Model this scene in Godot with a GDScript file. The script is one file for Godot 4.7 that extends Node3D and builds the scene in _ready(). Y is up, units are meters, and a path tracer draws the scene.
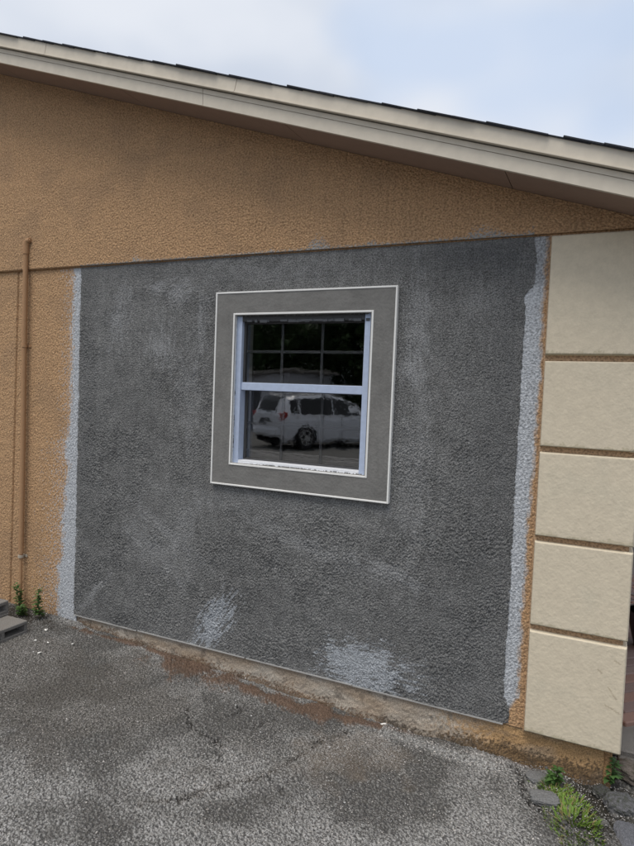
extends Node3D
# A stucco gable wall under repair: grey cement patch, window, cream corner blocks, worn asphalt in front.

const SLOPE := -0.328      # rake of the roof
const RAKE := 3.579        # height of the soffit line at x = 0
var rng := RandomNumberGenerator.new()
var n_big: FastNoiseLite
var n_mid: FastNoiseLite
var n_fine: FastNoiseLite
var n_cell: FastNoiseLite
var n_grain: FastNoiseLite
var M := {}
var house: Node3D

# ------------------------------------------------------------------ helpers
func noise(sd: int, freq: float, kind: int = FastNoiseLite.TYPE_SIMPLEX_SMOOTH, oct: int = 3) -> FastNoiseLite:
	var n := FastNoiseLite.new()
	n.seed = sd
	n.noise_type = kind
	n.frequency = freq
	n.fractal_type = FastNoiseLite.FRACTAL_FBM if oct > 1 else FastNoiseLite.FRACTAL_NONE
	n.fractal_octaves = oct
	return n

func ntex(n: FastNoiseLite, size: int, lo: float, hi: float, mid: float = -1.0) -> NoiseTexture2D:
	var t := NoiseTexture2D.new()
	t.width = size
	t.height = size
	t.seamless = true
	t.noise = n
	var g := Gradient.new()
	g.set_color(0, Color(lo, lo, lo))
	g.set_color(1, Color(hi, hi, hi))
	if mid >= 0.0:
		g.add_point(0.5, Color(mid, mid, mid))
	t.color_ramp = g
	return t

func lin(r: float, g: float, b: float, a: float = 1.0) -> Color:
	var c := Color(r, g, b).linear_to_srgb()
	c.a = a
	return c

func mat(col: Color, rough: float = 0.8, metal: float = 0.0) -> StandardMaterial3D:
	var m := StandardMaterial3D.new()
	m.albedo_color = col
	m.roughness = rough
	m.metallic = metal
	m.metallic_specular = 0.4
	return m

func textured(col: Color, rough: float, tex: Texture2D, bump: Texture2D, cm: float, per_metre: float, vcol: bool = false) -> StandardMaterial3D:
	var m := mat(col, rough)
	m.albedo_texture = tex
	if bump:
		m.heightmap_enabled = true
		m.heightmap_texture = bump
		m.heightmap_scale = cm
	m.uv1_triplanar = true
	m.uv1_world_triplanar = true
	m.uv1_scale = Vector3.ONE * per_metre
	m.vertex_color_use_as_albedo = vcol
	return m

func st_new() -> SurfaceTool:
	var st := SurfaceTool.new()
	st.begin(Mesh.PRIMITIVE_TRIANGLES)
	return st

func tri(st: SurfaceTool, a: Vector3, b: Vector3, c: Vector3, out: Vector3) -> void:
	var n := (b - a).cross(c - a)
	if n.length_squared() < 1e-16:
		return
	n = n.normalized()
	if n.dot(out) < 0.0:
		n = -n
		var k := b
		b = c
		c = k
	st.set_normal(n)
	st.add_vertex(a)
	st.set_normal(n)
	st.add_vertex(c)
	st.set_normal(n)
	st.add_vertex(b)

func quad(st: SurfaceTool, a: Vector3, b: Vector3, c: Vector3, d: Vector3, out: Vector3) -> void:
	tri(st, a, b, c, out)
	tri(st, a, c, d, out)

# chamfered box; X places it
func cbox(st: SurfaceTool, lo: Vector3, hi: Vector3, bev: float = 0.0, X: Transform3D = Transform3D()) -> void:
	var c := (lo + hi) * 0.5
	var h := (hi - lo) * 0.5
	bev = minf(bev, minf(h.x, minf(h.y, h.z)) * 0.9)
	var ax := [Vector3.RIGHT, Vector3.UP, Vector3.BACK]
	for i in 3:
		var j := (i + 1) % 3
		var k := (i + 2) % 3
		for s in [-1.0, 1.0]:
			var o: Vector3 = c + ax[i] * h[i] * s
			var u: Vector3 = ax[j] * (h[j] - bev)
			var v: Vector3 = ax[k] * (h[k] - bev)
			quad(st, X * (o - u - v), X * (o + u - v), X * (o + u + v), X * (o - u + v), X.basis * (ax[i] * s))
	if bev <= 0.0:
		return
	for i in 3:
		var j := (i + 1) % 3
		var k := (i + 2) % 3
		for s in [-1.0, 1.0]:
			for t in [-1.0, 1.0]:
				var e: Vector3 = ax[k] * (h[k] - bev)
				var p: Vector3 = c + ax[i] * h[i] * s + ax[j] * (h[j] - bev) * t
				var q: Vector3 = c + ax[i] * (h[i] - bev) * s + ax[j] * h[j] * t
				quad(st, X * (p - e), X * (p + e), X * (q + e), X * (q - e), X.basis * (ax[i] * s + ax[j] * t))
	for s in [-1.0, 1.0]:
		for t in [-1.0, 1.0]:
			for w in [-1.0, 1.0]:
				var b := Vector3(bev, bev, bev)
				var hh := h - b
				var base := c + Vector3(hh.x * s, hh.y * t, hh.z * w)
				tri(st, X * (base + Vector3(bev * s, 0, 0)), X * (base + Vector3(0, bev * t, 0)), X * (base + Vector3(0, 0, bev * w)), X.basis * Vector3(s, t, w))

func tube(st: SurfaceTool, pts: Array, radii: Array, seg: int = 10, cap: bool = true) -> void:
	var rings := []
	var up := Vector3(0.13, 0.2, 0.97).normalized()
	for i in pts.size():
		var d: Vector3 = (pts[mini(i + 1, pts.size() - 1)] - pts[maxi(i - 1, 0)]).normalized()
		var u := d.cross(up)
		if u.length() < 0.05:
			u = d.cross(Vector3.RIGHT)
		u = u.normalized()
		var v := d.cross(u).normalized()
		var ring := []
		for k in seg:
			var a := TAU * k / seg
			var dir := u * cos(a) + v * sin(a)
			ring.append([pts[i] + dir * radii[i], dir])
		rings.append(ring)
	for i in pts.size() - 1:
		for k in seg:
			var k2 := (k + 1) % seg
			var A: Array = rings[i][k]
			var B: Array = rings[i][k2]
			var C: Array = rings[i + 1][k2]
			var D: Array = rings[i + 1][k]
			for v in [A, C, B, A, D, C]:
				st.set_normal(v[1])
				st.add_vertex(v[0])
	if cap:
		for e in [0, pts.size() - 1]:
			var o: Vector3 = (pts[0] - pts[1]) if e == 0 else (pts[e] - pts[e - 1])
			for k in seg:
				tri(st, pts[e], rings[e][k][0], rings[e][(k + 1) % seg][0], o)

func obj(called: String, what, m: Material, parent: Node = self) -> MeshInstance3D:
	var o := MeshInstance3D.new()
	o.name = called
	o.mesh = what.commit() if what is SurfaceTool else what
	o.material_override = m
	parent.add_child(o, true)
	return o

var used := {}
func numbered(called: String) -> String:
	if not used.has(called):
		used[called] = 0
		return called
	used[called] += 1
	return "%s_%03d" % [called, used[called]]

func tag(o: Node, label: String, category: String, group: String = "", kind: String = "") -> void:
	if label: o.set_meta("label", label)
	if category: o.set_meta("category", category)
	if group: o.set_meta("group", group)
	if kind: o.set_meta("kind", kind)

func thing(called: String, label: String, category: String, at: Vector3 = Vector3.ZERO, turn: float = 0.0, group: String = "") -> Node3D:
	var o := Node3D.new()
	o.name = numbered(called)
	add_child(o)
	o.position = at
	o.rotation.y = turn
	tag(o, label, category, group)
	return o

# a sheet of nu x nv points; fn(u, v) -> [position, linear colour]; normals from the neighbours, turned towards out
func sheet(nu: int, nv: int, fn: Callable, out: Vector3) -> ArrayMesh:
	var P := PackedVector3Array()
	var N := PackedVector3Array()
	var C := PackedColorArray()
	P.resize(nu * nv)
	N.resize(nu * nv)
	C.resize(nu * nv)
	for j in nv:
		var v := float(j) / (nv - 1)
		for i in nu:
			var r: Array = fn.call(float(i) / (nu - 1), v)
			P[j * nu + i] = r[0]
			C[j * nu + i] = r[1]
	var flip := false
	for j in nv:
		for i in nu:
			var a := P[j * nu + mini(i + 1, nu - 1)] - P[j * nu + maxi(i - 1, 0)]
			var b := P[mini(j + 1, nv - 1) * nu + i] - P[maxi(j - 1, 0) * nu + i]
			var n := a.cross(b).normalized()
			if n.dot(out) < 0.0:
				n = -n
				flip = true
			N[j * nu + i] = n
	var I := PackedInt32Array()
	I.resize((nu - 1) * (nv - 1) * 6)
	var k := 0
	for j in nv - 1:
		for i in nu - 1:
			var a := j * nu + i
			var b := a + 1
			var c := a + nu + 1
			var d := a + nu
			if flip:
				I[k] = a; I[k + 1] = b; I[k + 2] = c
				I[k + 3] = a; I[k + 4] = c; I[k + 5] = d
			else:
				I[k] = a; I[k + 1] = c; I[k + 2] = b
				I[k + 3] = a; I[k + 4] = d; I[k + 5] = c
			k += 6
	var arr := []
	arr.resize(Mesh.ARRAY_MAX)
	arr[Mesh.ARRAY_VERTEX] = P
	arr[Mesh.ARRAY_NORMAL] = N
	arr[Mesh.ARRAY_COLOR] = C
	arr[Mesh.ARRAY_INDEX] = I
	var m := ArrayMesh.new()
	m.add_surface_from_arrays(Mesh.PRIMITIVE_TRIANGLES, arr)
	return m

func seg_dist(p: Vector2, a: Vector2, b: Vector2) -> float:
	var d := b - a
	var t := clampf((p - a).dot(d) / d.length_squared(), 0.0, 1.0)
	return p.distance_to(a + d * t)

func path_dist(p: Vector2, pts: Array) -> float:
	var best := 1e9
	for i in pts.size() - 1:
		best = minf(best, seg_dist(p, pts[i], pts[i + 1]))
	return best

const GX := [-30.0, -6.0, -2.2, -1.35, -0.72, 0.19, 0.62, 1.1, 1.5, 1.87, 30.0]
const GY := [0.17, 0.17, 0.152, 0.14, 0.09, 0.05, 0.028, 0.011, 0.007, 0.003, 0.0]
func ground_y(x: float) -> float:
	for i in GX.size() - 1:
		if x <= GX[i + 1]:
			return lerpf(GY[i], GY[i + 1], clampf((x - GX[i]) / (GX[i + 1] - GX[i]), 0.0, 1.0))
	return 0.0

# ------------------------------------------------------------------ camera, sky, sun
func set_up() -> void:
	var cam := Camera3D.new()
	cam.name = "camera"
	cam.fov = 68.63
	cam.near = 0.05
	cam.far = 400.0
	cam.basis = Basis(Vector3.UP, 0.4400) * Basis(Vector3.RIGHT, -0.0478) * Basis(Vector3.BACK, 0.0393)
	cam.position = Vector3(2.2011, 1.9237, 3.4039)
	add_child(cam)
	cam.current = true

	var env := Environment.new()
	env.background_mode = Environment.BG_SKY
	env.tonemap_mode = Environment.TONE_MAPPER_LINEAR
	env.tonemap_exposure = 1.7
	env.sdfgi_enabled = true
	env.ssao_enabled = true
	env.ssil_enabled = true
	var sky := Sky.new()
	var pan := PanoramaSkyMaterial.new()
	pan.panorama = sky_picture()
	sky.sky_material = pan
	env.sky = sky
	env.background_energy_multiplier = 1.0
	var we := WorldEnvironment.new()
	we.name = "environment"
	we.environment = env
	add_child(we)

	var sun := DirectionalLight3D.new()
	sun.name = "sun"
	sun.light_energy = 0.5
	sun.light_angular_distance = 35.0
	sun.light_color = Color(1.0, 0.97, 0.93)
	sun.shadow_enabled = true
	add_child(sun)
	sun.look_at_from_position(Vector3(-1.0, 7.7, 3.1), Vector3.ZERO)

func sky_picture() -> ImageTexture:
	var w := 1024
	var h := 512
	var im := Image.create(w, h, false, Image.FORMAT_RGBF)
	var a := noise(11, 1.3, FastNoiseLite.TYPE_SIMPLEX_SMOOTH, 5)
	var b := noise(5, 0.9, FastNoiseLite.TYPE_SIMPLEX_SMOOTH, 4)
	for j in h:
		var el := PI * (0.5 - (j + 0.5) / h)
		for i in w:
			var az := TAU * ((i + 0.5) / w)
			var d := Vector3(sin(az) * cos(el), sin(el), -cos(az) * cos(el))
			var y := maxf(d.y, 0.0)
			var q := Vector3(d.x, 0.0, d.z) / (y + 0.45) * 1.1 + Vector3(0.0, y, 0.0)
			var cl := a.get_noise_3d(q.x, q.y, q.z)
			var gap := smoothstep(0.22, 0.5, b.get_noise_3d(q.x + 3.1, q.y, q.z - 1.7))
			var cloud := Color(0.365, 0.402, 0.468).lerp(Color(0.465, 0.487, 0.530), smoothstep(-0.35, 0.35, cl))
			var c := cloud.lerp(Color(0.27, 0.36, 0.51), gap * 0.5)
			im.set_pixel(i, j, c)
	return ImageTexture.create_from_image(im)

# ------------------------------------------------------------------ materials
func make_materials() -> void:
	var grain := ntex(noise(21, 0.055, FastNoiseLite.TYPE_SIMPLEX, 3), 1024, 0.62, 1.0, 0.90)
	var grain2 := ntex(noise(22, 0.11, FastNoiseLite.TYPE_SIMPLEX, 2), 1024, 0.48, 1.0, 0.86)
	var grit := ntex(noise(24, 0.068, FastNoiseLite.TYPE_SIMPLEX, 3), 1024, 0.46, 1.0, 0.90)
	var b_grit := ntex(noise(34, 0.068, FastNoiseLite.TYPE_SIMPLEX, 3), 1024, 0.0, 1.0)
	var soft := ntex(noise(23, 0.01, FastNoiseLite.TYPE_SIMPLEX, 5), 1024, 0.95, 1.0)
	var b_stucco := ntex(noise(31, 0.075, FastNoiseLite.TYPE_SIMPLEX, 4), 1024, 0.0, 1.0)
	var b_fine := ntex(noise(32, 0.09, FastNoiseLite.TYPE_SIMPLEX, 3), 1024, 0.0, 1.0)
	var b_soft := ntex(noise(33, 0.02, FastNoiseLite.TYPE_SIMPLEX, 5), 1024, 0.0, 1.0)
	M.stucco = textured(Color.WHITE, 0.95, grain, b_stucco, 0.35, 1.0, true)
	M.patch = textured(Color.WHITE, 0.92, grit, b_grit, 0.45, 1.25, true)
	M.footing = textured(Color.WHITE, 0.95, grain, b_fine, 0.3, 1.6, true)
	M.asphalt = textured(Color.WHITE, 0.9, grain2, b_fine, 0.6, 1.0, true)
	M.core = textured(lin(0.50, 0.30, 0.15), 0.95, grain, b_stucco, 0.5, 1.0)
	M.quoin = textured(lin(0.68, 0.60, 0.46), 0.85, soft, b_soft, 0.10, 1.4)
	M.quoin_back = textured(lin(0.54, 0.36, 0.22), 0.9, grain, b_fine, 0.15, 1.0)
	M.band = textured(lin(0.20, 0.197, 0.188), 0.9, soft, b_soft, 0.10, 1.7)
	M.bead = mat(lin(0.78, 0.78, 0.76), 0.5)
	M.fascia = textured(lin(0.66, 0.60, 0.50), 0.7, soft, b_soft, 0.012, 0.9)
	M.soffit = textured(lin(0.31, 0.215, 0.165), 0.85, soft, b_soft, 0.08, 0.8)
	M.shingle = textured(lin(0.06, 0.065, 0.08), 0.95, grain2, b_fine, 0.3, 2.0)
	M.metal = mat(lin(0.55, 0.55, 0.54), 0.45, 0.5)
	M.rust = textured(lin(0.40, 0.235, 0.125), 0.7, soft, b_fine, 0.05, 3.0)
	M.frame = textured(lin(0.46, 0.54, 0.70), 0.4, soft, null, 0.0, 2.0)
	M.sill_white = textured(lin(0.74, 0.76, 0.80), 0.5, soft, null, 0.0, 3.0)
	M.dark = mat(lin(0.02, 0.02, 0.022), 0.7)
	M.grid = mat(lin(0.075, 0.08, 0.088), 0.5)
	M.grid_low = mat(lin(0.06, 0.063, 0.07), 0.5)
	M.drywall = mat(lin(0.62, 0.63, 0.62), 0.9)
	M.room = mat(lin(0.10, 0.095, 0.09), 0.95)
	M.slat = mat(lin(0.36, 0.35, 0.35), 0.6)
	M.marble = textured(lin(0.46, 0.44, 0.45), 0.5, grain, null, 0.0, 3.0)
	M.glass = mat(Color(0.02, 0.03, 0.03, 0.0), 0.0)
	M.glass.transparency = BaseMaterial3D.TRANSPARENCY_ALPHA
	M.glass.metallic_specular = 0.5
	M.coated = mat(Color(1, 1, 1, 0.0), 0.0)
	M.coated.transparency = BaseMaterial3D.TRANSPARENCY_ALPHA
	M.coated.refraction_enabled = true
	M.coated.refraction_scale = 0.075
	M.coated.heightmap_enabled = true
	M.coated.heightmap_texture = b_soft
	M.coated.heightmap_scale = 0.012
	M.coated.uv1_triplanar = true
	M.coated.uv1_world_triplanar = true
	M.coated.uv1_scale = Vector3.ONE * 0.3
	M.gasket_and_head_shade = mat(lin(0.06, 0.06, 0.062), 0.7)
	M.block = textured(lin(0.36, 0.34, 0.315), 0.95, grain2, b_fine, 0.4, 2.0)
	M.rock = textured(Color.WHITE, 0.95, grain2, b_fine, 0.5, 2.0, true)
	M.paper = mat(lin(0.72, 0.71, 0.68), 0.8)

# ------------------------------------------------------------------ wall surfaces
const ORANGE := Color(0.60, 0.375, 0.205)
const PRIMER := Color(0.57, 0.61, 0.655)

func orange_at(x: float, y: float) -> Color:
	var t := n_mid.get_noise_2d(x * 1.7, y * 1.7)
	var s := n_grain.get_noise_2d(x + 40.0, y)
	var c := ORANGE * (1.0 + 0.10 * t)
	if s > 0.20:
		c = c.lerp(Color(0.40, 0.245, 0.14), minf(1.0, (s - 0.20) * 2.4))
	elif s < -0.3:
		c = c.lerp(Color(0.70, 0.47, 0.27), minf(1.0, (-0.3 - s) * 2.5))
	var dirt := n_big.get_noise_2d(x * 2.0 + 7.0, y * 2.0)
	c = c.lerp(Color(0.42, 0.275, 0.165), clampf(dirt * 1.1 - 0.1, 0.0, 0.4))
	c.a = 1.0
	return c

func dash(x: float, y: float) -> float:          # sprayed dash stucco, metres
	var f := n_fine.get_noise_2d(x, y)
	var c := n_cell.get_noise_2d(x, y)
	return 0.0036 * f + 0.0022 * c + 0.0015 * n_mid.get_noise_2d(x, y)

func make_upper_wall() -> void:
	var fn := func(u: float, v: float) -> Array:
		var x := lerpf(-3.3, 2.335, u)
		var top := RAKE + SLOPE * x - 0.002
		var y := lerpf(2.782, top, v)
		var c := orange_at(x, y)
		# skim of grey cement left along the lower edge
		var e := y - 2.782
		var w := n_big.get_noise_2d(x * 3.0, 4.0) + 0.55 * exp(-pow((x - 0.62) / 0.10, 2.0)) + 0.5 * exp(-pow((x - 1.58) / 0.16, 2.0)) + 0.25 * exp(-pow((x - 0.3) / 0.15, 2.0)) - 0.25
		var lim := 0.014 + 0.14 * maxf(w, 0.0)
		if x > -1.35 and x < 1.8 and e < lim * (1.0 + 0.9 * n_grain.get_noise_2d(x * 1.3, y * 1.3)) and n_fine.get_noise_2d(x + 9.0, y) > -0.10 + 0.5 * (e / lim - 0.5):
			c = Color(0.40, 0.39, 0.375)
		var z := 0.022 + dash(x, y)
		if v < 0.004:
			z = 0.012
		return [Vector3(x, y, z), c]
	obj("gable_wall", sheet(1100, 250, fn, Vector3.BACK), M.stucco, house)
	# underside of the proud upper coat
	var st := st_new()
	quad(st, Vector3(-3.3, 2.780, -0.02), Vector3(1.882, 2.780, -0.02), Vector3(1.882, 2.780, 0.017), Vector3(-3.3, 2.780, 0.017), Vector3.DOWN)
	obj("drip_screed", st, M.quoin_back, house)

func lower_left(x: float, y: float) -> Array:
	var c := orange_at(x, y)
	# primer brushed along the patch edge, ragged on its outer side
	var edge := -1.455 + 0.02 * n_big.get_noise_2d(y * 4.0, 2.0)
	if y < 1.7:
		edge -= smoothstep(1.7, 1.3, y) * (0.035 + 0.05 * (n_big.get_noise_2d(y * 5.0, 8.0) + 0.3))
	edge -= 0.05 * smoothstep(0.75, 0.4, y)
	var sp := n_fine.get_noise_2d(x * 0.8 + 3.0, y * 0.8)
	var g := n_grain.get_noise_2d(x, y + 20.0)
	var brush := n_fine.get_noise_2d(x * 0.9, y * 0.16)
	var m := x - edge + 0.035 * sp + 0.03 * brush + 0.015 * g
	if m > 0.0:
		c = c.lerp(PRIMER * (1.0 + 0.14 * brush + 0.10 * g), clampf(m * 26.0 + 0.15, 0.0, 0.95))
	else:
		var reach := 0.10 if y > 1.5 else 0.24
		if m > -reach and sp + g > 0.34 + 0.80 * (-m / reach):
			c = c.lerp(PRIMER, 0.75)
	c.a = 1.0
	return [0.002 + dash(x, y), c]

func make_lower_walls() -> void:
	# two fields of old orange stucco with an open joint between them
	for part in [[-3.3, -2.052, -2.018, 0], [-2.044, -1.335, -2.010, 1]]:
		var x0: float = part[0]
		var x1: float = part[1]
		var kind: int = part[3]
		var fn := func(u: float, v: float) -> Array:
			var y := lerpf(0.14, 2.779, v)
			var lean := lerpf(-0.008, 0.030, v)
			var a := x0 + (lean if kind == 1 else 0.0)
			var b := x1 + (lean if kind == 0 else 0.0)
			var x := lerpf(a, b, u)
			var r := lower_left(x, y)
			var z: float = r[0]
			if (kind == 0 and u > 0.997) or (kind == 1 and u < 0.005):
				z = -0.016
			return [Vector3(x, y, z), r[1]]
		obj("lower_wall", sheet(200 if kind == 0 else 120, 430, fn, Vector3.BACK), M.stucco, house)
	# narrow strip between the patch and the corner blocks: primer over orange
	var fs := func(u: float, v: float) -> Array:
		var x := lerpf(1.745, 1.89, u)
		var y := lerpf(0.188, 2.779, v)
		var c := orange_at(x, y)
		var g := n_grain.get_noise_2d(x, y + 20.0)
		var edge := 1.872 - 0.020 * smoothstep(1.9, 0.9, y)
		edge += 0.012 * n_fine.get_noise_2d(x * 0.9, y * 0.2) + 0.008 * n_fine.get_noise_2d(x * 0.5, y * 0.5) + 0.012 * n_big.get_noise_2d(y * 5.0, 11.0)
		if y < 0.34:
			edge = 1.80 + 0.5 * (y - 0.25)
		if x < edge:
			c = c.lerp(PRIMER * (1.0 + 0.16 * n_fine.get_noise_2d(x * 0.9, y * 0.16) + 0.08 * g), clampf((edge - x) * 45.0, 0.0, 0.95))
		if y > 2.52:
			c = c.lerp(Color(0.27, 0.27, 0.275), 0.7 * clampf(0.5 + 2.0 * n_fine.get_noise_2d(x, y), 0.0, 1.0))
		c.a = 1.0
		return [Vector3(x, y, 0.001 + dash(x, y)), c]
	obj("lower_wall", sheet(30, 480, fs, Vector3.BACK), M.stucco, house)

# patches on the cement: centre, radii, turn, strength, tone (0 dry cement, 1 primer, 2 darker cement: damp low right, soffit shade painted in at top right)
const BLOBS := [
	[-0.10, 0.38, 0.085, 0.19, -0.62, 1.15, 1], [0.98, 0.30, 0.23, 0.13, 0.05, 1.15, 1], [0.86, 0.35, 0.10, 0.06, 0.3, 0.6, 1],
	[-0.98, 2.42, 0.09, 0.20, -0.2, 0.75, 0], [-0.63, 2.60, 0.085, 0.05, 0.0, 0.95, 0], [-0.46, 2.57, 0.10, 0.08, 0.3, 0.95, 0], [-0.59, 2.20, 0.12, 0.13, 0.0, 0.85, 0],
	[-0.27, 2.34, 0.05, 0.25, 0.0, 0.65, 0], [-0.36, 1.85, 0.10, 0.35, 0.1, 0.45, 0], [-0.36, 1.02, 0.10, 0.16, -0.4, 0.45, 0], [-0.6, 0.78, 0.30, 0.12, -0.5, 0.55, 0],
	[-0.5, 0.92, 0.40, 0.05, -0.55, 0.5, 0], [0.55, 0.99, 0.5, 0.06, -0.25, 0.5, 0], [1.14, 0.90, 0.22, 0.05, -0.3, 0.75, 0], [1.20, 2.32, 0.07, 0.35, 0.05, 0.65, 0],
	[1.17, 2.10, 0.06, 0.10, 0.0, 0.7, 0], [1.55, 2.48, 0.10, 0.12, 0.0, 0.35, 0], [-1.17, 0.38, 0.03, 0.22, -0.75, 0.75, 0], [0.30, 2.66, 0.5, 0.07, 0.0, 0.35, 0],
	[1.2, 1.5, 0.12, 0.5, 0.0, 0.4, 0], [0.2, 1.22, 0.6, 0.06, 0.0, 0.35, 0],
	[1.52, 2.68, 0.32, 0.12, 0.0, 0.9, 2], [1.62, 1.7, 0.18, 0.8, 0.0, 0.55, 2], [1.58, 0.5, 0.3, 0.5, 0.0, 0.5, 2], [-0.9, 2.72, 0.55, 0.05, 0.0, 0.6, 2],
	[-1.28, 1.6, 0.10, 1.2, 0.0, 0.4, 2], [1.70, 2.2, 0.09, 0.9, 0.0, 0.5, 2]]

func patch_at(x: float, y: float) -> Color:
	var big := n_big.get_noise_2d(x * 1.2, y * 1.2)
	var mid := n_mid.get_noise_2d(x + 5.0, y * 0.6)
	var g := n_grain.get_noise_2d(x, y)
	var f := n_fine.get_noise_2d(x * 0.7 + 2.0, y * 0.7)
	var c := Color(0.228, 0.230, 0.228) * (1.0 + 0.16 * big + 0.16 * mid + 0.16 * n_fine.get_noise_2d(x * 0.35, y * 0.12) + 0.46 * g)
	for b in BLOBS:
		var dx: float = x - b[0]
		var dy: float = y - b[1]
		if absf(dx) > 1.3 or absf(dy) > 1.7:
			continue
		var co: float = cos(b[4])
		var si: float = sin(b[4])
		var px: float = (dx * co + dy * si) / b[2]
		var py: float = (-dx * si + dy * co) / b[3]
		var d := sqrt(px * px + py * py)
		if d > 2.2:
			continue
		var k: int = b[6]
		# strokes run along the longer axis of the smear
		var stroke: float = n_fine.get_noise_2d(px * b[2] * (0.8 if b[3] > b[2] else 0.12) + 5.0, py * b[3] * (0.12 if b[3] > b[2] else 0.8))
		var raw: float = 1.25 - d + 0.45 * mid + 0.9 * stroke + 0.40 * f + 0.25 * g
		var m: float = clampf(raw * (1.7 if k == 1 else 0.9), 0.0, 1.0) * b[5]
		if k == 0:
			c = c.lerp(Color(0.44, 0.45, 0.46), clampf(m * 0.72, 0.0, 0.9))
		elif k == 1:
			c = c.lerp(Color(0.50, 0.535, 0.575), clampf(m, 0.0, 0.92))
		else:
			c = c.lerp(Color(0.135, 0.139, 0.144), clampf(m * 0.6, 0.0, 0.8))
	c.a = 1.0
	return c

func patch_height(x: float, y: float) -> float:
	# broom-dashed cement: lower part in wavy sideways ridges, upper part trowelled flatter
	var rough := clampf(0.72 - 0.24 * (y - 1.3) + 0.5 * n_big.get_noise_2d(x + 2.0, y), 0.25, 1.0)
	var wx := x + 0.02 * n_mid.get_noise_2d(x * 1.5, y * 1.5)
	var wy := y + 0.15 * x + 0.02 * n_mid.get_noise_2d(x * 1.5 + 9.0, y * 1.5)
	var ridge := 1.0 - 2.0 * absf(n_fine.get_noise_2d(wx * 0.36, wy * 0.95))
	var lump := n_fine.get_noise_2d(x * 1.3 + 3.0, y * 1.3)
	var drag := n_fine.get_noise_2d(x * 0.55 + 0.3 * y, y * 0.14) * clampf(0.45 * (y - 1.2), 0.0, 0.6)
	var patchy := 0.45 + 0.9 * clampf(0.5 + n_mid.get_noise_2d(x * 0.28 + 4.0, y * 0.28) * 1.6, 0.0, 1.0)
	return rough * patchy * (0.0036 * ridge + 0.0030 * lump) + 0.0022 * lump + 0.003 * drag + 0.0016 * n_cell.get_noise_2d(x, y) + 0.004 * n_mid.get_noise_2d(x * 0.5, y * 0.5)

func make_patch() -> void:
	var fn := func(u: float, v: float) -> Array:
		var y := lerpf(0.193, 2.779, v)
		var xl := -1.362 + 0.005 * n_mid.get_noise_2d(3.0, y * 3.0)
		var xr := 1.772 + 0.008 * n_big.get_noise_2d(y * 3.0, 1.0) + 0.005 * n_mid.get_noise_2d(7.0, y * 4.0)
		if y > 2.35:
			xr += 0.035 * smoothstep(2.45, 2.55, y) + 0.02 * n_mid.get_noise_2d(y * 0.7, 2.0)
		if y < 0.36:
			xr += 0.03 * smoothstep(0.36, 0.26, y)
		var x := lerpf(xl, xr, u)
		var inside := minf(minf(u, 1.0 - u) * 3.15, 1.0)
		var z := 0.004 * smoothstep(0.0, 0.012, inside) + 0.001 + patch_height(x, y)
		if x > 0.012 and x < 0.928 and y > 1.462 and y < 2.394:   # behind the window band: tucked in
			z = -0.4
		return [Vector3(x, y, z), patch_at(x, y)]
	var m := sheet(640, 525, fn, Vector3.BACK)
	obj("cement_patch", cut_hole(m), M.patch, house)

func cut_hole(m: ArrayMesh) -> ArrayMesh:        # drop the faces that were pushed back inside the window opening
	var arr := m.surface_get_arrays(0)
	var P: PackedVector3Array = arr[Mesh.ARRAY_VERTEX]
	var I: PackedInt32Array = arr[Mesh.ARRAY_INDEX]
	var J := PackedInt32Array()
	for t in range(0, I.size(), 3):
		if P[I[t]].z > -0.2 and P[I[t + 1]].z > -0.2 and P[I[t + 2]].z > -0.2:
			J.append(I[t]); J.append(I[t + 1]); J.append(I[t + 2])
	arr[Mesh.ARRAY_INDEX] = J
	var o := ArrayMesh.new()
	o.add_surface_from_arrays(Mesh.PRIMITIVE_TRIANGLES, arr)
	return o

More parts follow.
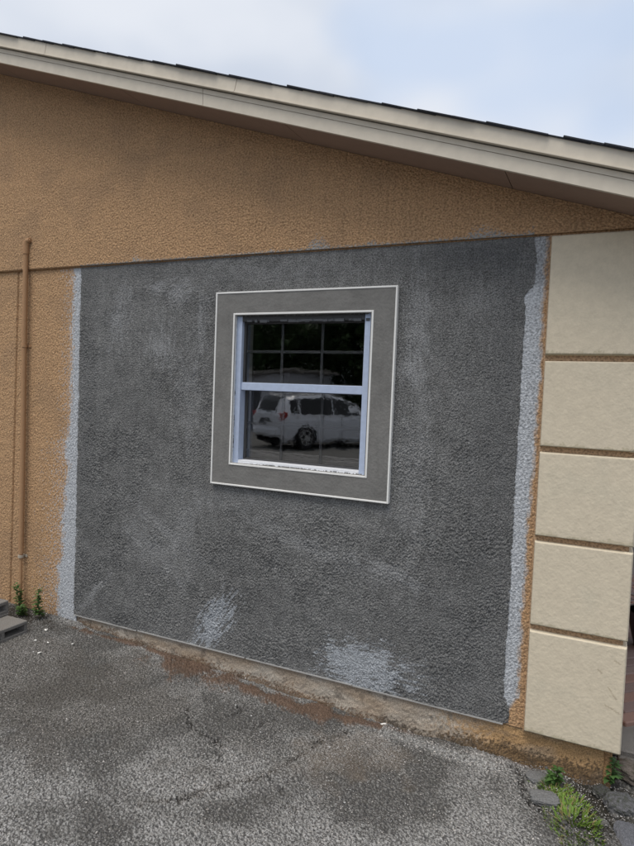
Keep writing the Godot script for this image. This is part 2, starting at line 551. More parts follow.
func make_house_body() -> void:
	# block wall behind the stucco, with the window opening; the gable above
	var st := st_new()
	for b in [[-11.5, -0.2, 0.0, 2.775], [0.94, -0.2, 2.31, 2.775], [0.0, -0.2, 0.94, 1.448], [0.0, 2.408, 0.94, 2.775]]:
		cbox(st, Vector3(b[0], b[1], -0.2), Vector3(b[2], b[3], -0.014))
	var ring := [Vector2(-11.5, 2.776), Vector2(2.31, 2.776), Vector2(2.31, RAKE + SLOPE * 2.31), Vector2(-4.6, RAKE - SLOPE * 4.6), Vector2(-11.5, RAKE - SLOPE * 4.6 + SLOPE * 6.9)]
	for i in 5:
		var a: Vector2 = ring[i]
		var b: Vector2 = ring[(i + 1) % 5]
		var mid := (a + b) * 0.5 - Vector2(-4.6, 3.6)
		quad(st, Vector3(a.x, a.y, -0.2), Vector3(b.x, b.y, -0.2), Vector3(b.x, b.y, 0.008), Vector3(a.x, a.y, 0.008), Vector3(mid.x, mid.y, 0))
	for i in range(1, 4):
		for z in [-0.2, 0.008]:
			tri(st, Vector3(ring[0].x, ring[0].y, z), Vector3(ring[i].x, ring[i].y, z), Vector3(ring[i + 1].x, ring[i + 1].y, z), Vector3(0, 0, 1 if z > -0.1 else -1))
	obj("block_wall", st, M.core, house)
	# other outer walls
	st = st_new()
	cbox(st, Vector3(2.11, -0.2, -9.0), Vector3(2.31, 2.76, -0.2))
	cbox(st, Vector3(-11.5, -0.2, -9.2), Vector3(2.31, 2.76, -9.0))
	cbox(st, Vector3(-11.5, -0.2, -9.0), Vector3(-11.3, 2.76, -0.2))
	obj("rear_wall", st, M.core, house)
	# dim room behind the window
	st = st_new()
	cbox(st, Vector3(-2.4, 0.1, -4.2), Vector3(2.1, 0.2, -0.2))
	cbox(st, Vector3(-2.4, 2.72, -4.2), Vector3(2.1, 2.76, -0.2))
	cbox(st, Vector3(-2.5, 0.1, -4.2), Vector3(-2.4, 2.76, -0.2))
	cbox(st, Vector3(-2.5, 0.1, -4.3), Vector3(2.1, 2.76, -4.2))
	obj("room", st, M.room, house)
	# plastered lining of the opening on the room side
	for r in [[-0.006, 1.448, 0.003, 2.408], [0.937, 1.448, 0.946, 2.408], [0.003, 2.400, 0.937, 2.409]]:
		st = st_new()
		cbox(st, Vector3(r[0], r[1], -0.206), Vector3(r[2], r[3], -0.104))
		obj("window_lining", st, M.drywall, house)

func make_footing() -> void:
	var fn := func(u: float, v: float) -> Array:
		var x := lerpf(-1.40, 2.272, u)
		var y := lerpf(-0.12, 0.186, v)
		var g := n_grain.get_noise_2d(x, y)
		var b := n_big.get_noise_2d(x * 2.5, y * 6.0 + 3.0)
		var f := n_fine.get_noise_2d(x * 0.6, y * 0.6)
		var c := Color(0.50, 0.40, 0.30).lerp(Color(0.58, 0.52, 0.44), clampf(0.5 + 1.2 * b, 0.0, 1.0))
		var ochre := smoothstep(1.35, 1.75, x + 0.2 * f) * clampf(0.9 + b, 0.3, 1.0)
		c = c.lerp(Color(0.56, 0.34, 0.15), ochre * 0.9)
		# splashed earth and mould above the ground line
		var up := y - ground_y(x)
		var lim := 0.006 + 0.03 * (n_big.get_noise_2d(x * 3.0, 9.0) + 0.3) + 0.055 * smoothstep(1.2, 1.9, x)
		if up < lim + 0.05 * f + 0.02 * g:
			c = c.lerp(Color(0.075, 0.055, 0.038) if x > 1.1 else Color(0.17, 0.095, 0.05), clampf(0.65 + 0.5 * g, 0.2, 0.9))
		if n_mid.get_noise_2d(x * 0.9 + 4.0, y) > 0.42:
			c = c.lerp(Color(0.12, 0.10, 0.08), 0.4)
		c *= 1.0 + 0.18 * g
		c.a = 1.0
		return [Vector3(x, y, -0.006 + 0.003 * f + 0.006 * n_mid.get_noise_2d(x * 0.7, y) - (0.012 if v > 0.985 else 0.0)), c]
	obj("footing", sheet(620, 52, fn, Vector3.BACK), M.footing, house)
	var st := st_new()
	quad(st, Vector3(2.272, -0.12, -0.006), Vector3(2.272, 0.186, -0.006), Vector3(2.272, 0.186, -0.3), Vector3(2.272, -0.12, -0.3), Vector3.RIGHT)
	obj("footing_end", st, M.core, house)
	# metal weep screed under the patch, bent a little here and there
	for s in [[-1.35, -0.75], [-0.74, 0.15], [0.16, 0.9], [0.905, 1.775]]:
		st = st_new()
		var a := Vector3(s[0], 0.186 + 0.002 * sin(s[0] * 7.0), 0)
		var b := Vector3(s[1], 0.186 + 0.002 * sin(s[1] * 9.0), 0)
		for k in 1:
			quad(st, a + Vector3(0, 0, -0.01), b + Vector3(0, 0, -0.01), b + Vector3(0, 0, 0.013), a + Vector3(0, 0, 0.013), Vector3.DOWN)
			quad(st, a + Vector3(0, 0, 0.013), b + Vector3(0, 0, 0.013), b + Vector3(0, 0.0055, 0.013), a + Vector3(0, 0.0055, 0.013), Vector3.BACK)
			quad(st, a + Vector3(0, 0.0055, 0.013), b + Vector3(0, 0.0055, 0.013), b + Vector3(0, 0.0055, 0.0), a + Vector3(0, 0.0055, 0.0), Vector3.UP)
		obj("weep_screed", st, M.metal, house)

func make_quoins() -> void:
	var st := st_new()
	cbox(st, Vector3(1.878, 0.182, -0.015), Vector3(2.325, 2.776, 0.008))
	cbox(st, Vector3(2.309, 0.182, -0.45), Vector3(2.325, 2.776, -0.016))
	obj("quoin_backing", st, M.quoin_back, house)
	var ys := [[0.190, 0.735], [0.763, 1.205], [1.232, 1.669], [1.696, 2.137], [2.164, 2.771]]
	for y in ys:
		var fn := func(u: float, v: float) -> Array:
			var ux := u
			var x := lerpf(1.884, 2.345, ux)
			var yy := lerpf(y[0], y[1], v)
			var e := minf(minf(u * 0.461, (1.0 - u) * 0.461), minf(v, 1.0 - v) * (y[1] - y[0]))
			var z := 0.036 + 0.0011 * n_mid.get_noise_2d(x * 0.3, yy * 0.3) + 0.0004 * n_fine.get_noise_2d(x, yy)
			z -= 0.003 * (1.0 - smoothstep(0.0, 0.006, e)) + 0.004 * maxf(0.0, n_mid.get_noise_2d(x * 3.0, yy * 3.0)) * (1.0 - smoothstep(0.0, 0.014, e))
			if e < 0.0008:
				z = 0.004
			var b := n_big.get_noise_2d(x * 3.0, yy * 3.0)
			var c := Color(1, 1, 1) * (1.0 + 0.05 * b)
			var m := n_mid.get_noise_2d(x * 0.7 + 3.0, yy * 0.7)
			c = c.lerp(Color(0.89, 0.91, 0.92), clampf(0.9 * b + 0.12 * m - 0.02, 0.0, 0.7))
			# grime clinging to the lower lip, a few scrapes near the foot
			var lip: float = yy - y[0]
			if lip < 0.016 + 0.02 * n_mid.get_noise_2d(x * 1.5, y[0] * 9.0) + 0.012 * n_fine.get_noise_2d(x, yy):
				c = c.lerp(Color(0.55, 0.56, 0.46), 0.4)
			if y[0] < 0.3:
				for sc in [[2.27, 0.52, 2.31, 0.47], [2.26, 0.43, 2.33, 0.40], [2.22, 0.60, 2.24, 0.585], [2.29, 0.66, 2.32, 0.65]]:
					if seg_dist(Vector2(x, yy), Vector2(sc[0], sc[1]), Vector2(sc[2], sc[3])) < 0.003:
						c = c.lerp(Color(0.5, 0.46, 0.40), 0.6)
			c *= 1.0 + 0.05 * n_grain.get_noise_2d(x, yy)
			c.a = 1.0
			return [Vector3(x, yy, z), c]
		var o := obj("quoin", sheet(110, 110, fn, Vector3.BACK), M.quoin, house)
		M.quoin.vertex_color_use_as_albedo = true
		# the block turns the corner
		st = st_new()
		cbox(st, Vector3(2.300, y[0], -0.43), Vector3(2.344, y[1], 0.029), 0.004)
		obj("return", st, M.quoin_side, o)

func frame_ring(called: String, lo: Vector2, hi: Vector2, wl: float, wr: float, wb: float, wt: float, z0: float, z1: float, bev: float, m: Material, parent: Node, names: Array) -> void:
	var parts := [[lo, Vector2(lo.x + wl, hi.y)], [Vector2(hi.x - wr, lo.y), hi], [Vector2(lo.x + wl, lo.y), Vector2(hi.x - wr, lo.y + wb)], [Vector2(lo.x + wl, hi.y - wt), Vector2(hi.x - wr, hi.y)]]
	for i in 4:
		var st := st_new()
		var a: Vector2 = parts[i][0]
		var b: Vector2 = parts[i][1]
		if a.x >= b.x or a.y >= b.y:
			continue
		cbox(st, Vector3(a.x, a.y, z0), Vector3(b.x, b.y, z1), bev)
		obj(names[i], st, m, parent)

func make_window() -> void:
	# smooth plaster band round the window
	var t := 0.144
	var trim := Node3D.new()
	trim.name = "window_band"
	house.add_child(trim)
	var lo := Vector2(-t, 1.45 - t)
	var hi := Vector2(0.94 + t, 2.406 + t)
	var zf := 0.030
	var fn := func(u: float, v: float) -> Array:
		var x := lerpf(lo.x + 0.004, hi.x - 0.004, u)
		var y := lerpf(lo.y + 0.004, hi.y - 0.004, v)
		var z := zf + 0.0016 * n_mid.get_noise_2d(x * 0.5, y * 0.5) + 0.0005 * n_fine.get_noise_2d(x, y)
		if x > 0.012 and x < 0.928 and y > 1.462 and y < 2.394:
			z = -0.4
		var g := n_grain.get_noise_2d(x * 0.8, y * 0.8)
		var b := n_mid.get_noise_2d(x * 0.5 + 7.0, y * 0.5)
		var tr := n_fine.get_noise_2d(x * 0.10, y * 0.5) if (y > 2.406 or y < 1.45) else n_fine.get_noise_2d(x * 0.5, y * 0.10)
		var c := Color(1, 1, 1) * (0.94 + 0.16 * b + 0.09 * tr + 0.06 * g)
		c.a = 1.0
		return [Vector3(x, y, z), c]
	M.band.vertex_color_use_as_albedo = true
	obj("plaster_face", cut_hole(sheet(300, 300, fn, Vector3.BACK)), M.band, trim)
	var beads := ["bead", "bead", "bead", "bead"]
	frame_ring("bead", lo, hi, 0.011, 0.011, 0.011, 0.011, 0.001, zf + 0.004, 0.002, M.bead, trim, beads)
	frame_ring("bead", Vector2(-0.006, 1.442), Vector2(0.946, 2.414), 0.012, 0.012, 0.012, 0.012, -0.010, zf + 0.004, 0.002, M.bead, trim, beads)

	var win := Node3D.new()
	win.name = "window"
	house.add_child(win)
	# outer frame
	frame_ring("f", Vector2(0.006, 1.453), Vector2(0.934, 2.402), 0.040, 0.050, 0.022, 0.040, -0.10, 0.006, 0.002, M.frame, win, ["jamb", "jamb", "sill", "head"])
	for c in win.get_children():
		if String(c.name).begins_with("sill"):
			c.material_override = M.sill_white
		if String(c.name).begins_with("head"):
			c.material_override = M.gasket_and_head_shade  # head painted dark: the shade in its recess is put into the colour
	# torn sealant and mortar crumbs under the head
	var st := st_new()
	rng.seed = 5
	for i in 26:
		var x := rng.randf_range(0.03, 0.91)
		cbox(st, Vector3(x, 2.352 + rng.randf() * 0.008, 0.004), Vector3(x + rng.randf_range(0.01, 0.06), 2.372, 0.009 + rng.randf() * 0.006), 0.001)
	obj("sealant", st, M.grid, win)
	# fixed upper light
	frame_ring("u", Vector2(0.046, 1.976), Vector2(0.884, 2.362), 0.012, 0.012, 0.004, 0.012, -0.058, -0.020, 0.002, M.gasket_and_head_shade, win, ["glazing_bead", "glazing_bead", "glazing_bead", "glazing_bead"])
	st = st_new()
	cbox(st, Vector3(0.046, 1.926, -0.095), Vector3(0.884, 1.976, -0.004), 0.003)
	obj("meeting_rail", st, M.frame, win)
	# lower sash
	frame_ring("l", Vector2(0.046, 1.475), Vector2(0.884, 1.926), 0.014, 0.016, 0.012, 0.004, -0.090, -0.055, 0.002, M.gasket_and_head_shade, win, ["sash_stile", "sash_stile", "sash_rail", "sash_rail"])
	# double glazing: two panes in each light, with grids between them
	for g in [[0.058, 1.978, 0.872, 2.350, -0.034, -0.050], [0.060, 1.486, 0.870, 1.924, -0.066, -0.082]]:
		for z in [g[4], g[5]]:
			st = st_new()
			cbox(st, Vector3(g[0], g[1], z - 0.003), Vector3(g[2], g[3], z))
			obj("pane", st, M.coated if z == g[4] else M.glass, win)
		var zm: float = (g[4] + g[5] - 0.003) * 0.5
		for x in [0.318, 0.595]:
			st = st_new()
			cbox(st, Vector3(x - 0.009, g[1], zm - 0.003), Vector3(x + 0.009, g[3], zm + 0.003), 0.002)
			obj("glazing_bar", st, M.grid if g[1] > 1.9 else M.grid_low, win)
		var ym: float = (g[1] + g[3]) * 0.5 + 0.012
		for xs in [[g[0], 0.309], [0.327, 0.586], [0.604, g[2]]]:
			st = st_new()
			cbox(st, Vector3(xs[0], ym - 0.009, zm - 0.003), Vector3(xs[1], ym + 0.009, zm + 0.003), 0.002)
			obj("glazing_bar", st, M.grid if g[1] > 1.9 else M.grid_low, win)
	# inside sill with a heap of lowered blind slats
	st = st_new()
	cbox(st, Vector3(-0.02, 1.43, -0.26), Vector3(0.96, 1.472, -0.102), 0.004)
	obj("inner_sill", st, M.marble, win)
	rng.seed = 9
	for i in 9:
		st = st_new()
		var y := 1.477 + i * 0.0068
		var ph := rng.randf() * 6.0
		var z := -0.122 - rng.randf() * 0.008
		for k in 30:
			var q := []
			for e in 2:
				var x := 0.035 + 0.87 * (k + e) / 30.0
				q.append(Vector3(x, y + 0.0018 * sin(x * 31.0 + ph) + 0.001 * sin(x * 110.0 + ph * 2.0), z + 0.003 * sin(x * 23.0 + ph)))
			quad(st, q[0] + Vector3(0, -0.003, 0.012), q[1] + Vector3(0, -0.003, 0.012), q[1] + Vector3(0, 0.002, 0.0), q[0] + Vector3(0, 0.002, 0.0), Vector3(0, 1, 0.5))
			quad(st, q[0] + Vector3(0, 0.002, 0.0), q[1] + Vector3(0, 0.002, 0.0), q[1] + Vector3(0, -0.001, -0.012), q[0] + Vector3(0, -0.001, -0.012), Vector3(0, 1, -0.3))
		obj("blind_slat", st, M.slat, win)

func rake_bar(st: SurfaceTool, x0: float, x1: float, lo: float, hi: float, z0: float, z1: float, skew: float = 0.0) -> void:
	var P := func(x: float, o: float, z: float) -> Vector3: return Vector3(x + skew * o, RAKE + SLOPE * x + o, z)
	for s in [[z0, -1.0], [z1, 1.0]]:
		quad(st, P.call(x0, lo, s[0]), P.call(x1, lo, s[0]), P.call(x1, hi, s[0]), P.call(x0, hi, s[0]), Vector3(0, 0, s[1]))
	for s in [[lo, -1.0], [hi, 1.0]]:
		quad(st, P.call(x0, s[0], z0), P.call(x1, s[0], z0), P.call(x1, s[0], z1), P.call(x0, s[0], z1), Vector3(0, s[1], 0))
	for s in [[x0, -1.0], [x1, 1.0]]:
		quad(st, P.call(s[0], lo, z0), P.call(s[0], hi, z0), P.call(s[0], hi, z1), P.call(s[0], lo, z1), Vector3(s[1], 0, 0))

func make_roof() -> void:
	# soffit boards under the overhang
	var xs := [-4.6, -3.2, -1.98, -0.76, 0.46, 1.68, 2.9]
	for i in xs.size() - 1:
		var st := st_new()
		rake_bar(st, xs[i] + 0.002, xs[i + 1] - 0.002, 0.0, 0.012, -0.01, 0.318)
		obj("soffit_panel", st, M.soffit, house)
	# lower fascia with a thin lap line, upper board standing proud of it
	for s in [[-4.6, -0.083], [-0.080, 2.95]]:
		var st := st_new()
		rake_bar(st, s[0], s[1], -0.004, 0.064, 0.300, 0.3200)
		rake_bar(st, s[0], s[1], 0.066, 0.092, 0.300, 0.3235)
		rake_bar(st, s[0], s[1], 0.0635, 0.0665, 0.300, 0.3150)
		obj("fascia_board", st, M.fascia, house)
	for s in [[-4.6, -1.402], [-1.3985, 0.129], [0.132, 2.96]]:
		var st := st_new()
		rake_bar(st, s[0], s[1], 0.0925, 0.172, 0.300, 0.345, 0.25)
		obj("rake_board", st, M.fascia, house)
		st = st_new()
		rake_bar(st, s[0], s[1], 0.091, 0.0965, 0.326, 0.352, 0.25)
		obj("drip_edge", st, M.fascia, house)
	var st2 := st_new()
	rake_bar(st2, -4.6, 2.95, 0.150, 0.176, -9.2, 0.30)
	obj("roof_deck", st2, M.shingle, house)
	# far slope
	st2 = st_new()
	quad(st2, Vector3(-4.6, RAKE - SLOPE * 4.6 + 0.176, 0.34), Vector3(-12.2, RAKE - SLOPE * 4.6 + 0.176 + SLOPE * 7.6, 0.34), Vector3(-12.2, RAKE - SLOPE * 4.6 + 0.176 + SLOPE * 7.6, -9.2), Vector3(-4.6, RAKE - SLOPE * 4.6 + 0.176, -9.2), Vector3.UP)
	obj("roof_deck", st2, M.shingle, house)
	# eave board at the low end
	st2 = st_new()
	cbox(st2, Vector3(2.95, RAKE + SLOPE * 2.95 - 0.02, -9.2), Vector3(2.97, RAKE + SLOPE * 2.95 + 0.16, 0.345), 0.003)
	obj("eave_board", st2, M.fascia, house)
	# shingles along the rake: each course laps the one below, so its lower end stands up as a small step
	rng.seed = 77
	var ang := atan(SLOPE)
	var x := 2.98
	var i := 0
	while x > -4.55:
		var len_ := 0.30
		var th := rng.randf_range(0.006, 0.009)
		for k in 3:
			var st := st_new()
			cbox(st, Vector3(-len_, 0.0, -0.31), Vector3(0.0, th, 0.0), 0.0015)
			var o := obj("shingle", st, M.shingle, house)
			var out := rng.randf_range(0.352, 0.368) if k == 0 else 0.36 - 0.315 * k
			o.position = Vector3(x, RAKE + SLOPE * x + 0.1765 + rng.randf_range(0.0, 0.002), out)
			o.rotation = Vector3(0, 0, ang - 0.016 + rng.randf_range(-0.006, 0.006))
			if k == 0 and rng.randf() < 0.3:
				o.rotation.x = rng.randf_range(-0.02, 0.03)
		x -= rng.randf_range(0.165, 0.205)
		i += 1

# ------------------------------------------------------------------ ground
const CRACKS := [
	[[0.06, 0.48], [0.11, 0.55], [0.20, 0.64], [0.29, 0.65], [0.38, 0.67], [0.44, 0.72], [0.50, 0.80]],
	[[0.38, 1.25], [0.52, 1.13], [0.62, 0.97], [0.76, 0.78], [0.81, 0.62], [0.86, 0.40], [0.95, 0.22]],
	[[1.84, 0.03], [1.87, 0.09], [1.90, 0.16], [1.91, 0.26], [1.96, 0.32], [2.00, 0.36]],
	[[0.42, 0.52], [0.50, 0.42], [0.56, 0.30]], [[0.76, 0.78], [0.92, 0.86], [1.02, 0.98]], [[0.30, 0.44], [0.33, 0.38], [0.31, 0.30]]]

var crack_pts := []
func ground_surface(x: float, z: float) -> Array:
	var p := Vector2(x, z)
	var big := n_big.get_noise_2d(x * 1.6 + 20.0, z * 1.6)
	var mid := n_mid.get_noise_2d(x * 0.5, z * 0.5 + 30.0)
	var f := n_fine.get_noise_2d(x * 0.8, z * 0.8 + 5.0)
	var g := n_grain.get_noise_2d(x * 0.8, z * 0.8)
	var y := ground_y(x) + 0.006 * big + 0.0035 * mid + 0.0035 * f + 0.0024 * g
	# worn asphalt: pale bare aggregate over dark binder
	var bare := clampf(0.42 + 1.7 * big + 0.8 * n_mid.get_noise_2d(x * 0.22 + 9.0, z * 0.22) + 0.5 * mid + 0.35 * smoothstep(0.5, 1.2, z), 0.0, 1.0)
	var c := Color(0.135, 0.129, 0.119).lerp(Color(0.34, 0.335, 0.322), bare)
	c = c.lerp(Color(0.07, 0.07, 0.07), clampf(-2.3 * g + 0.1, 0.0, 0.88))
	c = c.lerp(Color(0.62, 0.62, 0.61), clampf(2.4 * g - 0.35, 0.0, 0.75) * (0.4 + 0.6 * bare))
	# damp, dirty area towards the wall on the left
	var damp := 1.15 - Vector2((x + 0.75) / 0.95, (z - 0.72) / 0.55).length() + 0.8 * big + 0.35 * mid
	c = c.lerp(Color(0.135, 0.125, 0.112) * (1.0 + 0.9 * g), clampf(damp * 1.6, 0.0, 0.72))
	var band := 1.0 - Vector2((x + 0.38) / 0.40, (z - 1.16) / 0.20).rotated(0.3).length() + 0.8 * mid + 0.4 * big
	c = c.lerp(Color(0.13, 0.122, 0.112) * (1.0 + 0.8 * g), clampf(band * 1.6, 0.0, 0.65))
	var band2 := 1.0 - Vector2((x - 0.95) / 0.42, (z - 0.62) / 0.14).rotated(-0.6).length() + 0.9 * mid + 0.5 * big
	c = c.lerp(Color(0.15, 0.140, 0.125) * (1.0 + 0.8 * g), clampf(band2 * 0.9, 0.0, 0.3))
	# reddish earth washed out along the footing
	var run := absf(z - 0.06 - 0.05 * sin(x * 3.0))
	var wide := 0.035 + 0.15 * exp(-pow((x + 0.22) / 0.20, 2.0)) + 0.07 * exp(-pow((x - 0.72) / 0.25, 2.0)) + 0.03 * exp(-pow((x - 0.3) / 0.3, 2.0))
	var earth := 0.9 - run / wide + 1.1 * mid + 0.6 * f
	if x > 1.3 or x < -1.2:
		earth -= 0.8
	if earth > 0.0:
		var e := clampf(earth * 2.2, 0.0, 0.9)
		c = c.lerp(Color(0.165, 0.105, 0.072) * (1.0 + 0.35 * mid + 0.3 * g), e)
		y += 0.012 * clampf(earth, 0.0, 1.0)
	var heap := 1.0 - Vector2((x + 0.20) / 0.27, (z - 0.13) / 0.115).length() + 0.9 * mid + 0.5 * f
	c = c.lerp(Color(0.165, 0.108, 0.076) * (1.0 + 0.35 * mid + 0.35 * g), clampf(heap * 2.4, 0.0, 0.88))
	y += 0.010 * clampf(heap, 0.0, 1.0)
	# browner stains further out
	var brown := 1.0 - Vector2((x - 1.1) / 0.35, (z - 0.42) / 0.30).length() + 0.7 * mid + 0.4 * big
	c = c.lerp(Color(0.22, 0.17, 0.125), clampf(brown * 0.7, 0.0, 0.45))
	# dark litter and soil in the corner by the weeds, and under the corner blocks
	var soil := 1.0 - Vector2((x + 1.85) / 0.5, (z - 0.12) / 0.20).length() + 0.6 * mid + 0.4 * f
	c = c.lerp(Color(0.035, 0.030, 0.022), clampf(soil * 2.0, 0.0, 0.9))
	var soil2 := 1.0 - Vector2((x - 2.2) / 0.28, (z - 0.16) / 0.30).length() + 0.5 * mid + 0.4 * f
	c = c.lerp(Color(0.030, 0.027, 0.018), clampf(soil2 * 2.0, 0.0, 0.92))
	if soil2 > 0.0:
		y -= 0.03 * clampf(soil2, 0.0, 1.0)
	# pale loose chips along the footing on the right
	var chips := 1.0 - absf(z - 0.10 - 0.03 * (x - 1.4)) / 0.075 + 0.4 * mid
	if x > 1.12 and x < 1.78 and chips > 0.0:
		c = c.lerp(Color(0.42, 0.42, 0.41) * (1.0 + 0.9 * g), clampf(chips, 0.0, 0.7))
		y += 0.008 * clampf(chips, 0.0, 1.0) * (1.0 + 1.5 * f)
	# hollow and open joint right at the wall
	if z < 0.03 and x > -1.45:
		y -= 0.02 * smoothstep(0.03, -0.01, z) * clampf(0.6 + mid * 2.0, 0.0, 1.0)
	# cracks
	var wob := Vector2(n_mid.get_noise_2d(x * 2.0, z * 2.0), n_mid.get_noise_2d(x * 2.0 + 9.0, z * 2.0)) * 0.035
	for k in crack_pts.size():
		var d := path_dist(p + wob, crack_pts[k])
		if d < 0.05:
			var half: float = [0.0085, 0.005, 0.010, 0.004, 0.004, 0.005][k] * (0.95 + 0.9 * n_mid.get_noise_2d(x * 2.0 + 31.0, z * 2.0))
			if d < half:
				y -= 0.020
				c = c.lerp(Color(0.03, 0.028, 0.026), 0.8)
			elif k == 1 and d < 0.03:
				c = c.lerp(Color(0.12, 0.09, 0.06), 0.35 * (1.0 - d / 0.03))
	c.a = 1.0
	return [y, c]

func make_ground() -> void:
	crack_pts.clear()
	for k in CRACKS:
		var l := []
		for q in k:
			l.append(Vector2(q[0], q[1]))
		crack_pts.append(l)
	var x0 := -2.8
	var x1 := 2.9
	var z0 := -0.35
	var z1 := 2.1
	var fn := func(u: float, v: float) -> Array:
		var x := lerpf(x0, x1, u)
		var z := lerpf(z0, z1, v)
		var r := ground_surface(x, z)
		return [Vector3(x, r[0], z), r[1]]
	var g := obj("driveway", sheet(800, 345, fn, Vector3.UP), M.asphalt)
	tag(g, "worn grey asphalt driveway with cracks and reddish earth along the wall", "driveway", "", "structure")
	# the same asphalt further out, down to the horizon
	var st := st_new()
	var xs := [-150.0, -30.0, -12.0, -6.0, -2.75, 2.85, 6.0, 30.0, 150.0]
	var zs := [-150.0, -12.0, -0.31, 2.05, 8.0, 150.0]
	for i in xs.size() - 1:
		for j in zs.size() - 1:
			if i == 4 and j == 2:
				continue
			var q := []
			for c in [[0, 0], [1, 0], [1, 1], [0, 1]]:
				var xx: float = xs[i + c[0]]
				q.append(Vector3(xx, ground_y(xx) - 0.006, zs[j + c[1]]))
			st.set_color(Color(0.245, 0.240, 0.230))
			quad(st, q[0], q[1], q[2], q[3], Vector3.UP)
	var far := obj("ground", st, M.asphalt)
	tag(far, "grey asphalt ground around the house", "ground", "", "structure")

	# loose and embedded stone chips
	var chip := chip_mesh()
	var mm := MultiMesh.new()
	mm.transform_format = MultiMesh.TRANSFORM_3D
	mm.use_colors = true
	mm.mesh = chip
	rng.seed = 31
	var tr := []
	var co := []
	for i in 150000:
		var x := rng.randf_range(-2.3, 2.6)
		var z := rng.randf_range(-0.02, 1.9)
		if z < 0.02 and x < 2.2 and rng.randf() < 0.6:
			continue
		var big := n_big.get_noise_2d(x * 1.6 + 20.0, z * 1.6)
		var keep := 0.62 + 0.9 * big
		var damp := 1.15 - Vector2((x + 0.75) / 0.95, (z - 0.72) / 0.55).length()
		if damp > 0.2:
			keep -= 0.25
		if z < 0.2 and x > -1.0 and x < 1.1:
			keep -= 0.45
		var pile := x > 1.12 and x < 1.8 and absf(z - 0.10 - 0.03 * (x - 1.4)) < 0.08
		if pile:
			keep = 1.0
		if rng.randf() > keep:
			continue
		var y: float = ground_surface(x, z)[0] if pile else ground_y(x) + 0.006 * big + 0.0035 * n_mid.get_noise_2d(x * 0.5, z * 0.5 + 30.0) + 0.0035 * n_fine.get_noise_2d(x * 0.8, z * 0.8 + 5.0)
		var s := rng.randf_range(0.0015, 0.0034)
		if rng.randf() < 0.03 or pile and rng.randf() < 0.3:
			s *= 1.8
		var b := Basis(Vector3.UP, rng.randf() * TAU) * Basis(Vector3.RIGHT, rng.randf_range(-0.5, 0.5))
		b = b.scaled(Vector3.ONE * s)
		tr.append(Transform3D(b, Vector3(x, y + s * 0.15, z)))
		var v := 0.14 + 0.36 * pow(rng.randf(), 1.5)
		if rng.randf() < 0.30:
			v = rng.randf_range(0.05, 0.10)
		if pile:
			v *= 1.15
		var warm := rng.randf_range(0.0, 0.08)
		co.append(Color(v * (1.0 + warm), v, v * (1.0 - warm)))
	mm.instance_count = tr.size()
	for i in tr.size():
		mm.set_instance_transform(i, tr[i])
		mm.set_instance_color(i, co[i])
	var mi := MultiMeshInstance3D.new()
	mi.name = "stone_chips"
	mi.multimesh = mm
	mi.material_override = M.chip
	add_child(mi)
	tag(mi, "small grey stone chips bedded in the worn asphalt", "gravel", "", "stuff")

func chip_mesh() -> ArrayMesh:
	var st := st_new()
	var v := []
	rng.seed = 3
	for p in [Vector3(1, 0, 0.2), Vector3(-1, 0.1, 0), Vector3(0.1, 0.62, 0), Vector3(0, -0.6, 0.1), Vector3(0, 0.1, 1.1), Vector3(0.1, 0, -0.9), Vector3(0.7, 0.42, 0.6), Vector3(-0.6, 0.45, -0.55)]:
		v.append(p)
	for f in [[0, 6, 5], [6, 2, 5], [2, 7, 5], [7, 1, 5], [0, 4, 6], [6, 4, 2], [2, 4, 7], [7, 4, 1], [0, 5, 3], [5, 1, 3], [1, 4, 3], [4, 0, 3]]:
		tri(st, v[f[0]], v[f[1]], v[f[2]], v[f[0]] + v[f[1]] + v[f[2]])
	return st.commit()

# ------------------------------------------------------------------ things on the ground
func rock_mesh(sd: int, size: Vector3, col: Color, moss: Color, amount: float) -> ArrayMesh:
	var nn := noise(sd, 1.1, FastNoiseLite.TYPE_CELLULAR, 2)
	var n2 := noise(sd + 1, 2.5, FastNoiseLite.TYPE_SIMPLEX, 4)
	var fn := func(u: float, v: float) -> Array:
		var a := u * TAU
		var b := (v - 0.5) * PI
		var d := Vector3(cos(a) * cos(b), sin(b), sin(a) * cos(b))
		# squarish boulder
		var k := pow(pow(absf(d.x), 4.0) + pow(absf(d.y), 4.0) + pow(absf(d.z), 4.0), 0.25)
		var q := d / lerpf(1.0, k, 0.75)
		q *= 1.0 + 0.22 * nn.get_noise_3dv(d * 1.2) + 0.10 * n2.get_noise_3dv(d)
		var g := n2.get_noise_3dv(d * 3.0)
		var c := col * (1.0 + 0.5 * g)
		c = c.lerp(moss, clampf(amount * (0.4 + 2.0 * n2.get_noise_3dv(d * 1.3 + Vector3(4, 0, 0))), 0.0, 0.9))
		c.a = 1.0
		return [q * size, c]
	var m := sheet(64, 40, fn, Vector3.ZERO)
	return outward(m)

